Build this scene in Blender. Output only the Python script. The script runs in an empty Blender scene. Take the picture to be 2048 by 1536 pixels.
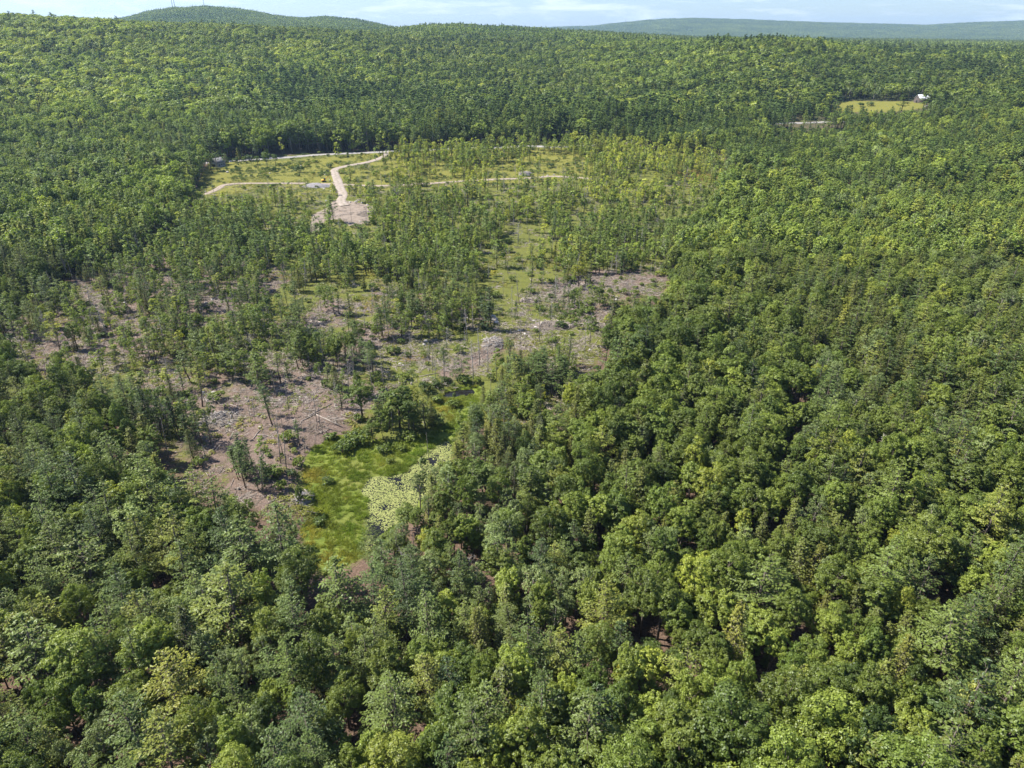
import bpy, math, random
import numpy as np
from mathutils import Vector

# ------------------------------------------------------------------ camera, light, exposure
SC = bpy.context.scene
COL = SC.collection
CAM_H = 100.0
FX = 1024 / math.tan(math.radians(73.7 / 2))      # focal length in pixels of the 2048 px frame
PITCH = math.radians(27.3)
cam_data = bpy.data.cameras.new('camera')
cam = bpy.data.objects.new('camera', cam_data)
COL.objects.link(cam)
cam_data.sensor_width = 36.0
cam_data.lens = 18.0 / math.tan(math.radians(73.7 / 2))
cam_data.clip_start = 1.0
cam_data.clip_end = 60000.0
cam.location = (0, 0, CAM_H)
cam.rotation_euler = (math.pi / 2 - PITCH, 0, 0)
SC.camera = cam

SUN_EL = math.radians(50)
SHADOW_AZ = math.radians(-12)                     # shadows fall to the right, a little towards the camera
sun_travel = Vector((math.cos(SUN_EL) * math.cos(SHADOW_AZ), math.cos(SUN_EL) * math.sin(SHADOW_AZ), -math.sin(SUN_EL)))
sd_ = bpy.data.lights.new('sun', 'SUN')
sd_.energy = 4.6
sd_.angle = math.radians(0.5)
sd_.color = (1.0, 0.94, 0.84)
sun = bpy.data.objects.new('sun', sd_)
sun.rotation_euler = sun_travel.to_track_quat('-Z', 'Y').to_euler()
sun.location = (0, 0, 400)
COL.objects.link(sun)

SC.view_settings.view_transform = 'Standard'
SC.view_settings.look = 'None'
SC.view_settings.exposure = 1.45
SC.view_settings.gamma = 1.0
SC.view_settings.use_curve_mapping = False
SC.render.engine = 'CYCLES'
cy = SC.cycles
cy.max_bounces = 5
cy.diffuse_bounces = 3
cy.glossy_bounces = 1
cy.transmission_bounces = 2
cy.transparent_max_bounces = 4
cy.volume_bounces = 0
cy.sample_clamp_direct = 1.6
cy.sample_clamp_indirect = 1.0
cy.use_adaptive_sampling = True
cy.adaptive_threshold = 0.01
cy.use_denoising = True
try:
    cy.denoiser = 'OPENIMAGEDENOISE'
    cy.denoising_prefilter = 'ACCURATE'
    cy.denoising_input_passes = 'RGB_ALBEDO_NORMAL'
except Exception:
    pass
SC.render.filter_size = 1.2

world = bpy.data.worlds.new('World')
SC.world = world
world.use_nodes = True
wt = world.node_tree
wt.nodes.clear()
def N(t, kind, **kw):
    n = t.nodes.new(kind)
    for k, v in kw.items():
        setattr(n, k, v)
    return n
sky = N(wt, 'ShaderNodeTexSky', sky_type='NISHITA', sun_disc=False)
sky.sun_elevation = SUN_EL
sky.sun_rotation = math.atan2(-sun_travel.x, -sun_travel.y)
sky.altitude = 200.0
sky.air_density = 1.0
sky.dust_density = 0.6
sky.ozone_density = 1.6
tc = N(wt, 'ShaderNodeTexCoord')
mp = N(wt, 'ShaderNodeMapping')
mp.inputs['Scale'].default_value = (1.0, 1.0, 6.5)
nz = N(wt, 'ShaderNodeTexNoise')
nz.inputs['Scale'].default_value = 9.0
nz.inputs['Detail'].default_value = 9.0
nz.inputs['Roughness'].default_value = 0.62
nz.inputs['Distortion'].default_value = 0.4
cr = N(wt, 'ShaderNodeValToRGB')
cr.color_ramp.elements[0].position = 0.50
cr.color_ramp.elements[0].color = (0, 0, 0, 1)
cr.color_ramp.elements[1].position = 0.74
cr.color_ramp.elements[1].color = (1, 1, 1, 1)
mul = N(wt, 'ShaderNodeMath', operation='MULTIPLY')
mul.inputs[1].default_value = 0.6
mx = N(wt, 'ShaderNodeMix', data_type='RGBA')
mx.inputs['B'].default_value = (8.4, 8.8, 9.6, 1)   # sunlit cloud, in the sky texture's own physical units
tint = N(wt, 'ShaderNodeMix', data_type='RGBA', blend_type='MULTIPLY')
tint.inputs['Factor'].default_value = 1.0
tint.inputs['B'].default_value = (0.74, 0.88, 1.16, 1)
bg = N(wt, 'ShaderNodeBackground')
bg.inputs['Strength'].default_value = 0.062
wo = N(wt, 'ShaderNodeOutputWorld')
L = wt.links.new
L(tc.outputs['Generated'], mp.inputs['Vector'])
L(mp.outputs['Vector'], nz.inputs['Vector'])
L(nz.outputs['Fac'], cr.inputs['Fac'])
L(cr.outputs['Color'], mul.inputs[0])
L(mul.outputs[0], mx.inputs['Factor'])
L(sky.outputs['Color'], tint.inputs['A'])
L(tint.outputs['Result'], mx.inputs['A'])
L(mx.outputs['Result'], bg.inputs['Color'])
L(bg.outputs['Background'], wo.inputs['Surface'])

# ------------------------------------------------------------------ helpers
rng = np.random.default_rng(7)
random.seed(7)
CP, SP = math.cos(PITCH), math.sin(PITCH)

def h2(ix, iy, s):
    v = (ix.astype(np.int64) * 374761393 + iy.astype(np.int64) * 668265263 + s * 1442695041) & 0xffffffff
    v = ((v ^ (v >> 13)) * 1274126177) & 0xffffffff
    return ((v ^ (v >> 16)) & 0xffff) / 65535.0
def vnoise(x, y, s=0):
    ix, iy = np.floor(x), np.floor(y)
    fx, fy = x - ix, y - iy
    fx = fx * fx * (3 - 2 * fx); fy = fy * fy * (3 - 2 * fy)
    a, b, c, d = h2(ix, iy, s), h2(ix + 1, iy, s), h2(ix, iy + 1, s), h2(ix + 1, iy + 1, s)
    return (a * (1 - fx) + b * fx) * (1 - fy) + (c * (1 - fx) + d * fx) * fy
def fbm(x, y, s=0, o=4):
    r, a, t = 0, 1.0, 0
    for k in range(o):
        r = r + a * vnoise(x * 2 ** k + 17.3 * k, y * 2 ** k - 9.1 * k, s + k); t += a; a *= 0.5
    return r / t
def sstep(a, b, x):
    t = np.clip((x - a) / (b - a), 0, 1)
    return t * t * (3 - 2 * t)

def slope_of(py):
    v = (768 - py) / FX
    return (v * CP - SP) / (CP + v * SP)
def proj(X, Y, Z):
    X, Y, Z = np.asarray(X, float), np.asarray(Y, float), np.asarray(Z, float) - CAM_H
    dep = np.maximum(Y * CP - Z * SP, 1e-3)
    up = Y * SP + Z * CP
    return 1024 + FX * X / dep, 768 - FX * up / dep, dep

# terrain: for each bearing from the look-out, heights of the valley floor, slopes and crests at rising distance
def bearing(px, py):
    v = (768 - py) / FX
    return (px - 1024) / FX / (CP + v * SP)
TREE = 13.0
def crest(rows):      # (pixel column of the photo, distance, height of the canopy line) measured on the photo -> bearing, distance, ground height
    u = np.array([bearing(r[0], r[2]) for r in rows])
    d = np.array([r[1] for r in rows], float)
    h = np.array([CAM_H + slope_of(r[2]) * r[1] - TREE for r in rows])
    return u, d, h
def flat(rows):
    u = np.array([bearing(r[0], 150) for r in rows])
    return u, np.array([r[1] for r in rows], float), np.array([r[2] for r in rows], float)
LAY = [
    flat([(0, 560, 2), (600, 600, 0), (1400, 600, 0), (2048, 560, 3)]),
    flat([(0, 900, 36), (200, 900, 31), (400, 900, 22), (600, 900, 15), (800, 900, 12), (1000, 900, 13), (1200, 900, 15), (1400, 900, 18), (1700, 920, 20), (2048, 880, 26)]),
    crest([(0, 1500, 31), (100, 1500, 37), (200, 1500, 43), (300, 1600, 47), (400, 1600, 50), (500, 1650, 54), (600, 1700, 59), (700, 1700, 66), (800, 1700, 77), (1000, 1600, 90), (1200, 1450, 98),
           (1350, 1350, 95), (1430, 1300, 84), (1500, 1280, 81), (1560, 1280, 80), (1620, 1300, 84), (1680, 1350, 95), (1800, 1450, 106), (2048, 1500, 108)]),
    crest([(0, 2600, 60), (200, 2600, 62), (400, 2600, 62), (600, 2600, 62), (700, 2600, 63), (760, 2600, 60), (820, 2550, 54), (900, 2500, 51), (960, 2500, 53), (1020, 2500, 56), (1100, 2500, 61), (1200, 2600, 65),
           (1300, 2600, 71), (1400, 2500, 80), (1500, 2500, 84), (1600, 2500, 84), (1800, 2600, 86), (2048, 2600, 89)]),
    crest([(0, 4000, 60), (150, 4000, 54), (220, 4000, 43), (260, 4000, 34), (300, 4000, 24), (340, 4000, 18), (400, 4000, 15), (460, 4000, 17), (520, 4000, 26), (560, 4000, 33), (600, 4000, 37), (650, 4000, 35),
           (700, 4000, 39), (740, 4000, 46), (780, 4000, 56), (820, 4000, 64), (950, 4000, 66), (1200, 4000, 70), (1400, 4200, 76), (1600, 4200, 79), (1800, 4200, 81), (2048, 4200, 84)]),
    crest([(0, 7000, 70), (1000, 7000, 70), (1300, 6800, 74), (1700, 6800, 77), (2048, 6800, 80)]),
    crest([(0, 9800, 62), (900, 9800, 60), (1000, 9800, 59), (1060, 9800, 57), (1130, 9700, 54), (1190, 9600, 52), (1230, 9500, 47), (1290, 9500, 41), (1340, 9500, 38), (1400, 9500, 37), (1480, 9500, 39),
           (1560, 9500, 43), (1700, 9500, 47), (1850, 9500, 51), (1940, 9500, 46), (2048, 9500, 42), (2200, 9500, 42)]),
    flat([(0, 14500, 10), (2048, 14500, 10)]),
]
def terrain(X, Y):
    X = np.asarray(X, float); Y = np.asarray(Y, float)
    shp = np.broadcast(X, Y).shape
    X = np.broadcast_to(X, shp).ravel(); Y = np.broadcast_to(Y, shp).ravel()
    u = X / np.maximum(Y, 60)
    Ds = [np.zeros_like(u) - 500, np.zeros_like(u) + 380]; Hs = [np.zeros_like(u), np.zeros_like(u)]
    for (lu, ld, lh) in LAY:
        Ds.append(np.interp(u, lu, ld)); Hs.append(np.interp(u, lu, lh))
    K = len(Ds)
    sec = [(Hs[k + 1] - Hs[k]) / (Ds[k + 1] - Ds[k]) for k in range(K - 1)]
    m = [np.zeros_like(u)]
    for k in range(1, K - 1):
        s0, s1 = sec[k - 1], sec[k]
        m.append(np.where(s0 * s1 > 0, 2 * s0 * s1 / np.where(np.abs(s0 + s1) < 1e-9, 1, s0 + s1), 0))
    m.append(np.zeros_like(u))
    out = np.zeros_like(u)
    Yc = np.clip(Y, -499, 14499)
    for k in range(K - 1):
        w = (Yc >= Ds[k]) & (Yc < Ds[k + 1])
        if not w.any():
            continue
        dd = (Ds[k + 1] - Ds[k])[w]
        t = (Yc[w] - Ds[k][w]) / dd
        out[w] = ((2 * t ** 3 - 3 * t * t + 1) * Hs[k][w] + (t ** 3 - 2 * t * t + t) * dd * m[k][w]
                  + (-2 * t ** 3 + 3 * t * t) * Hs[k + 1][w] + (t ** 3 - t * t) * dd * m[k + 1][w])
    amp = 1.3 + 3.5 * sstep(600, 2500, Yc)
    out = out + amp * (fbm(X / 90, Y / 90, 5, 3) - 0.5) * 2 + 7 * sstep(900, 4000, Yc) * (fbm(X / 420, Y / 420, 9, 3) - .5) * 2
    return out.reshape(shp)

def P(px, py, h=0.0, base=None):
    """the ground point whose spot h metres above the ground shows at photo pixel px, py"""
    f = base or GH
    d = np.array([(px - 1024) / FX, CP + (768 - py) / FX * SP, (768 - py) / FX * CP - SP])
    t = np.concatenate([np.linspace(40, 900, 500), np.linspace(903, 14000, 2500)])
    X, Y, Z = d[0] * t, d[1] * t, CAM_H + d[2] * t
    g = f(X, Y) + h
    k = np.argmax(Z < g)
    if k == 0:
        k = len(t) - 1
    a, b = (Z - g)[k - 1], (Z - g)[k]
    tt = t[k - 1] + (t[k] - t[k - 1]) * a / (a - b) if a != b else t[k]
    x, y = d[0] * tt, d[1] * tt
    return float(x), float(y), float(f(np.array([x]), np.array([y]))[0])

def to_world(poly):
    return np.array([P(a, b, 0, terrain)[:2] for a, b in poly])
def inside(poly, x, y):
    r = np.zeros(np.shape(x), bool)
    n = len(poly)
    for i in range(n):
        x0, y0 = poly[i]; x1, y1 = poly[(i + 1) % n]
        if y0 == y1:
            continue
        c = ((y0 > y) != (y1 > y)) & (x < (x1 - x0) * (y - y0) / (y1 - y0) + x0)
        r ^= c
    return r
def edge_dist(pts, x, y, closed=True):
    best = np.full(np.shape(x), 1e9)
    n = len(pts)
    for i in range(n if closed else n - 1):
        x0, y0 = pts[i]; x1, y1 = pts[(i + 1) % n]
        dx, dy = x1 - x0, y1 - y0
        t = np.clip(((x - x0) * dx + (y - y0) * dy) / (dx * dx + dy * dy + 1e-9), 0, 1)
        best = np.minimum(best, np.hypot(x - x0 - t * dx, y - y0 - t * dy))
    return best
def sdist(poly, x, y):       # positive inside
    out = np.full(np.shape(x), -200.0)
    lo, hi = poly.min(0) - 25, poly.max(0) + 25
    w = (x > lo[0]) & (x < hi[0]) & (y > lo[1]) & (y < hi[1])
    if w.any():
        e = edge_dist(poly, x[w], y[w])
        out[w] = np.where(inside(poly, x[w], y[w]), e, -e)
    return out

# ------------------------------------------------------------------ zones, traced as ground outlines
Z_CLEAR = [(-60, 655), (60, 600), (180, 545), (300, 500), (380, 440), (385, 392), (405, 350), (420, 322), (600, 308), (780, 300), (1000, 290), (1130, 285), (1200, 291), (1300, 300), (1440, 312), (1455, 340), (1450, 420), (1380, 470),
           (1345, 545), (1330, 600), (1215, 655), (1200, 760), (1150, 800), (1130, 850), (1030, 880), (960, 850), (880, 920), (850, 1010), (790, 1060), (720, 1110), (640, 1150), (600, 1120), (598, 1040), (560, 1050),
           (430, 1010), (330, 950), (260, 830), (80, 770), (-60, 750)]
Z_MARSH = [(604, 1120), (612, 1070), (600, 1050), (622, 1030), (628, 990), (606, 960), (604, 925), (615, 895), (660, 868), (720, 848), (745, 870), (790, 880), (850, 862), (905, 835), (860, 800), (900, 768), (960, 765), (975, 800),
           (935, 828), (925, 850), (905, 870), (900, 900), (885, 950), (850, 985), (845, 1010), (790, 1045), (740, 1090), (700, 1118), (650, 1140)]
Z_POND = [(895, 872), (925, 880), (905, 925), (880, 950), (862, 985), (838, 988), (832, 1010), (790, 1035), (760, 1068), (735, 1098), (722, 1082), (729, 1040), (738, 1000), (722, 965), (745, 945), (800, 938), (830, 912), (862, 888)]
Z_POOL = [(880, 775), (945, 768), (950, 779), (890, 786)]
Z_SLASH = [(300, 770), (400, 730), (470, 640), (590, 640), (640, 600), (730, 600), (760, 560), (1010, 640), (1010, 700), (960, 740), (900, 765), (820, 790), (720, 830), (650, 865), (600, 900), (590, 1040), (430, 1010),
           (330, 950), (270, 850)]
Z_SLASH2 = [(1000, 600), (1100, 560), (1180, 540), (1345, 540), (1340, 610), (1220, 660), (1205, 760), (1140, 820), (1060, 860), (1090, 740), (1010, 690)]
Z_SLASH3 = [(-60, 655), (60, 600), (180, 545), (330, 500), (560, 530), (590, 560), (480, 620), (420, 700), (280, 790), (80, 770), (-60, 750)]
Z_YARD = [(668, 400), (700, 402), (745, 412), (752, 428), (735, 446), (700, 452), (680, 438), (650, 440), (636, 470), (618, 468), (624, 430), (655, 415)]
Z_FIELD = [(388, 395), (404, 345), (425, 325), (560, 322), (780, 303), (1130, 290), (1190, 292), (1180, 352), (1000, 372), (760, 380), (690, 392), (600, 400), (540, 380), (440, 390)]
Z_MEADOW = [(1660, 206), (1700, 201), (1850, 204), (1846, 216), (1780, 224), (1655, 222)]
Z_SEE = [(600, 1130), (606, 925), (660, 868), (740, 850), (790, 880), (850, 862), (905, 835), (935, 830), (905, 880), (880, 905), (850, 945), (812, 960), (838, 985), (820, 1000), (770, 1050), (735, 1085), (700, 1118)]
W = {k: to_world(v) for k, v in dict(clear=Z_CLEAR, marsh=Z_MARSH, pond=Z_POND, pool=Z_POOL, slash=Z_SLASH, slash2=Z_SLASH2, slash3=Z_SLASH3, yard=Z_YARD, field=Z_FIELD, meadow=Z_MEADOW).items()}
WATER_Z = -1.75
def GH(X, Y):
    """finished ground height: terrain, the marsh hollow and the pond bed in it"""
    X = np.asarray(X, float); Y = np.asarray(Y, float)
    z = terrain(X, Y)
    w = (np.abs(X) < 260) & (Y > 60) & (Y < 480)
    if w.any():
        x, y = X[w], Y[w]
        m = sstep(-7, 3, sdist(W['marsh'], x, y))
        n = (fbm(x / 3.5, y / 3.5, 31, 3) - .5)
        z2 = z[w] * (1 - m) + m * (-1.45 + 0.35 * n)
        p = np.maximum(sstep(-1.5, 1.5, sdist(W['pond'], x, y) + 3.5 * n), sstep(-1.0, 1.0, sdist(W['pool'], x, y)))
        z[w] = z2 - 0.75 * p
    return z

ROADS = {
    'main': [(330, 333), (405, 327), (430, 325), (495, 320), (560, 316), (640, 310), (740, 305.5), (850, 300), (960, 296), (1060, 293), (1125, 294), (1200, 290), (1320, 276), (1440, 260), (1540, 248), (1610, 246), (1690, 243), (1790, 238)],
    'drive': [(776, 303), (768, 313), (738, 324), (700, 331), (672, 338), (670, 347), (675, 360), (680, 375), (686, 390), (682, 402), (690, 412)],
    'track': [(372, 402), (395, 394), (430, 381), (455, 369), (520, 367), (600, 367), (680, 369), (760, 372), (850, 368), (950, 361), (1050, 357), (1110, 353), (1185, 358)],
}
def spline(pts, step=3.0):
    pts = np.asarray(pts, float)
    p = np.vstack([2 * pts[0] - pts[1], pts, 2 * pts[-1] - pts[-2]])
    out = []
    for i in range(1, len(p) - 2):
        n = max(2, int(np.hypot(*(p[i + 1] - p[i])) / step))
        for t in np.arange(n) / n:
            out.append(0.5 * (2 * p[i] + (p[i + 1] - p[i - 1]) * t + (2 * p[i - 1] - 5 * p[i] + 4 * p[i + 1] - p[i + 2]) * t * t + (3 * p[i] - p[i - 1] - 3 * p[i + 1] + p[i + 2]) * t ** 3))
    out.append(pts[-1])
    return np.array(out)
ROADW = {k: spline([P(a, b)[:2] for a, b in v]) for k, v in ROADS.items()}

# ------------------------------------------------------------------ materials
def mat(name):
    m = bpy.data.materials.new(name)
    m.use_nodes = True
    m.node_tree.nodes.clear()
    return m, m.node_tree
def ramp(t, stops):
    r = N(t, 'ShaderNodeValToRGB')
    e = r.color_ramp.elements
    while len(e) < len(stops):
        e.new(0.5)
    for k, (p, c) in enumerate(stops):
        e[k].position = p
        e[k].color = (*c, 1)
    return r
def leaf_material(name, stops, trans=0.38, gloss=0.02, vary=0.55, fine=1.2):
    m, t = mat(name)
    L = t.links.new
    at = N(t, 'ShaderNodeAttribute', attribute_type='INSTANCER', attribute_name='tone')
    al = N(t, 'ShaderNodeAttribute', attribute_type='INSTANCER', attribute_name='lum')
    lv = N(t, 'ShaderNodeAttribute', attribute_type='GEOMETRY', attribute_name='leafvar')
    tcn = N(t, 'ShaderNodeTexCoord')
    nz = N(t, 'ShaderNodeTexNoise'); nz.inputs['Scale'].default_value = fine; nz.inputs['Detail'].default_value = 2
    L(tcn.outputs['Object'], nz.inputs['Vector'])
    r = ramp(t, stops)
    add = N(t, 'ShaderNodeMath', operation='MULTIPLY_ADD'); add.inputs[1].default_value = 0.22; 
    sub = N(t, 'ShaderNodeMath', operation='SUBTRACT'); sub.inputs[1].default_value = 0.5
    L(nz.outputs['Fac'], sub.inputs[0]); L(sub.outputs[0], add.inputs[0]); L(at.outputs['Fac'], add.inputs[2])
    L(add.outputs[0], r.inputs['Fac'])
    mr = N(t, 'ShaderNodeMapRange'); mr.inputs['To Min'].default_value = 1 - vary * 0.55; mr.inputs['To Max'].default_value = 1 + vary * 0.75
    L(lv.outputs['Fac'], mr.inputs['Value'])
    ml = N(t, 'ShaderNodeMath', operation='MULTIPLY'); L(mr.outputs[0], ml.inputs[0]); L(al.outputs['Fac'], ml.inputs[1])
    vm = N(t, 'ShaderNodeVectorMath', operation='SCALE'); L(r.outputs['Color'], vm.inputs[0]); L(ml.outputs[0], vm.inputs['Scale'])
    d = N(t, 'ShaderNodeBsdfDiffuse'); L(vm.outputs[0], d.inputs['Color'])
    tr = N(t, 'ShaderNodeBsdfTranslucent')
    tt = N(t, 'ShaderNodeVectorMath', operation='MULTIPLY'); tt.inputs[1].default_value = (1.25, 1.35, 0.55)
    L(vm.outputs[0], tt.inputs[0]); L(tt.outputs[0], tr.inputs['Color'])
    ms = N(t, 'ShaderNodeMixShader'); ms.inputs[0].default_value = trans
    L(d.outputs[0], ms.inputs[1]); L(tr.outputs[0], ms.inputs[2])
    g = N(t, 'ShaderNodeBsdfGlossy'); g.inputs['Roughness'].default_value = 0.48; g.inputs['Color'].default_value = (0.9, 0.95, 1, 1)
    ms2 = N(t, 'ShaderNodeMixShader'); ms2.inputs[0].default_value = gloss
    L(ms.outputs[0], ms2.inputs[1]); L(g.outputs[0], ms2.inputs[2])
    o = N(t, 'ShaderNodeOutputMaterial'); L(ms2.outputs[0], o.inputs['Surface'])
    return m
def plain(name, a, b=None, scale=1.5, rough=0.9, bump=0.0, coord='Object', metal=0.0):
    m, t = mat(name)
    L = t.links.new
    p = N(t, 'ShaderNodeBsdfPrincipled'); p.inputs['Roughness'].default_value = rough; p.inputs['Metallic'].default_value = metal
    p.inputs['Specular IOR Level'].default_value = 0.25
    tcn = N(t, 'ShaderNodeTexCoord')
    nz = N(t, 'ShaderNodeTexNoise'); nz.inputs['Scale'].default_value = scale; nz.inputs['Detail'].default_value = 6; nz.inputs['Roughness'].default_value = .65
    L(tcn.outputs[coord], nz.inputs['Vector'])
    r = ramp(t, [(0.35, a), (0.66, b or a)])
    L(nz.outputs['Fac'], r.inputs['Fac']); L(r.outputs['Color'], p.inputs['Base Color'])
    if bump:
        bp = N(t, 'ShaderNodeBump'); bp.inputs['Strength'].default_value = bump; bp.inputs['Distance'].default_value = 0.2
        L(nz.outputs['Fac'], bp.inputs['Height']); L(bp.outputs['Normal'], p.inputs['Normal'])
    o = N(t, 'ShaderNodeOutputMaterial'); L(p.outputs[0], o.inputs['Surface'])
    return m
#            tone 0 dark blue-green ... 1 yellow
M_LEAF = leaf_material('broad_leaves', [(0.0, (0.056, 0.087, 0.019)), (0.25, (0.090, 0.129, 0.022)), (0.5, (0.132, 0.170, 0.027)), (0.72, (0.179, 0.218, 0.034)), (0.88, (0.246, 0.263, 0.036)), (1.0, (0.347, 0.314, 0.038))])
M_PALE = leaf_material('grey_green_leaves', [(0.0, (0.089, 0.118, 0.041)), (0.5, (0.136, 0.174, 0.057)), (1.0, (0.194, 0.236, 0.069))], trans=.25)
M_PINE = leaf_material('pine_needles', [(0.0, (0.045, 0.074, 0.023)), (0.4, (0.081, 0.118, 0.029)), (0.7, (0.127, 0.163, 0.032)), (1.0, (0.243, 0.231, 0.031))], trans=.25, gloss=.02, vary=.5)
M_HEM = leaf_material('hemlock_needles', [(0.0, (0.053, 0.073, 0.017)), (0.5, (0.113, 0.130, 0.023)), (1.0, (0.189, 0.182, 0.028))], trans=.25, gloss=.02, vary=.6)
M_VEG = leaf_material('ground_leaves', [(0.0, (.075, .105, .030)), (0.4, (.130, .155, .034)), (0.75, (.215, .205, .036)), (1.0, (.27, .20, .035))], trans=.25, vary=.5)
M_REED = leaf_material('marsh_grass_blades', [(0.0, (0.108, 0.164, 0.022)), (0.5, (0.179, 0.208, 0.034)), (1.0, (0.261, 0.224, 0.054))], trans=.3, gloss=.03)
M_PAD = leaf_material('lily_pads', [(0.0, (0.113, 0.136, 0.043)), (0.5, (0.195, 0.215, 0.076)), (1.0, (0.296, 0.305, 0.115))], trans=0.05, gloss=.005)
M_BARK = plain('bark', (.075, .060, .048), (.16, .135, .11), 3.0)
M_BARKL = plain('pale_bark', (.16, .14, .12), (.32, .29, .25), 3.0)
M_DEAD = plain('dead_wood', (.20, .185, .175), (.36, .335, .31), 3.0)
M_SLASHW = plain('weathered_wood', (.13, .105, .09), (.42, .37, .32), .5)
M_ROCK = plain('pale_rock', (.22, .205, .19), (.42, .40, .37), 1.2, bump=.5)
M_ROAD = plain('worn_asphalt', (.20, .19, .18), (.30, .285, .27), .25, bump=.2)
M_GRAVEL = plain('gravel', (.27, .22, .185), (.43, .36, .305), .4, bump=.4)
M_PILE = plain('dark_gravel', (.13, .12, .125), (.26, .25, .25), 1.2, bump=.8)

def track_material(name, a, b, green, amount):
    m = plain(name, a, b, .5, bump=.4)
    t = m.node_tree; L = t.links.new
    p = [n for n in t.nodes if n.type == 'BSDF_PRINCIPLED'][0]
    src = p.inputs['Base Color'].links[0].from_socket
    at = N(t, 'ShaderNodeAttribute', attribute_name='across')
    ab = N(t, 'ShaderNodeMath', operation='ABSOLUTE'); L(at.outputs['Fac'], ab.inputs[0])
    r = ramp(t, [(0.0, (1, 1, 1)), (.22, (.25, .25, .25)), (.34, (0, 0, 0)), (.62, (0, 0, 0)), (.86, (.6, .6, .6)), (1.0, (1, 1, 1))]); L(ab.outputs[0], r.inputs['Fac'])
    nz = N(t, 'ShaderNodeTexNoise'); nz.inputs['Scale'].default_value = .45; nz.inputs['Detail'].default_value = 5
    geo = N(t, 'ShaderNodeNewGeometry'); L(geo.outputs['Position'], nz.inputs['Vector'])
    mr = N(t, 'ShaderNodeMapRange'); mr.inputs['From Min'].default_value = .4; mr.inputs['From Max'].default_value = .62; mr.inputs['To Max'].default_value = amount; L(nz.outputs['Fac'], mr.inputs['Value'])
    mu = N(t, 'ShaderNodeMath', operation='MULTIPLY'); L(r.outputs['Color'], mu.inputs[0]); L(mr.outputs[0], mu.inputs[1])
    x = N(t, 'ShaderNodeMix', data_type='RGBA'); L(mu.outputs[0], x.inputs['Factor']); L(src, x.inputs['A']); x.inputs['B'].default_value = (*green, 1)
    L(x.outputs['Result'], p.inputs['Base Color'])
    return m
M_DRIVE = track_material('driveway_gravel', (.20, .165, .14), (.33, .28, .235), (.12, .12, .05), .55)
M_TRACK = track_material('track_gravel', (.20, .16, .13), (.31, .25, .205), (.12, .12, .04), .95)
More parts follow.
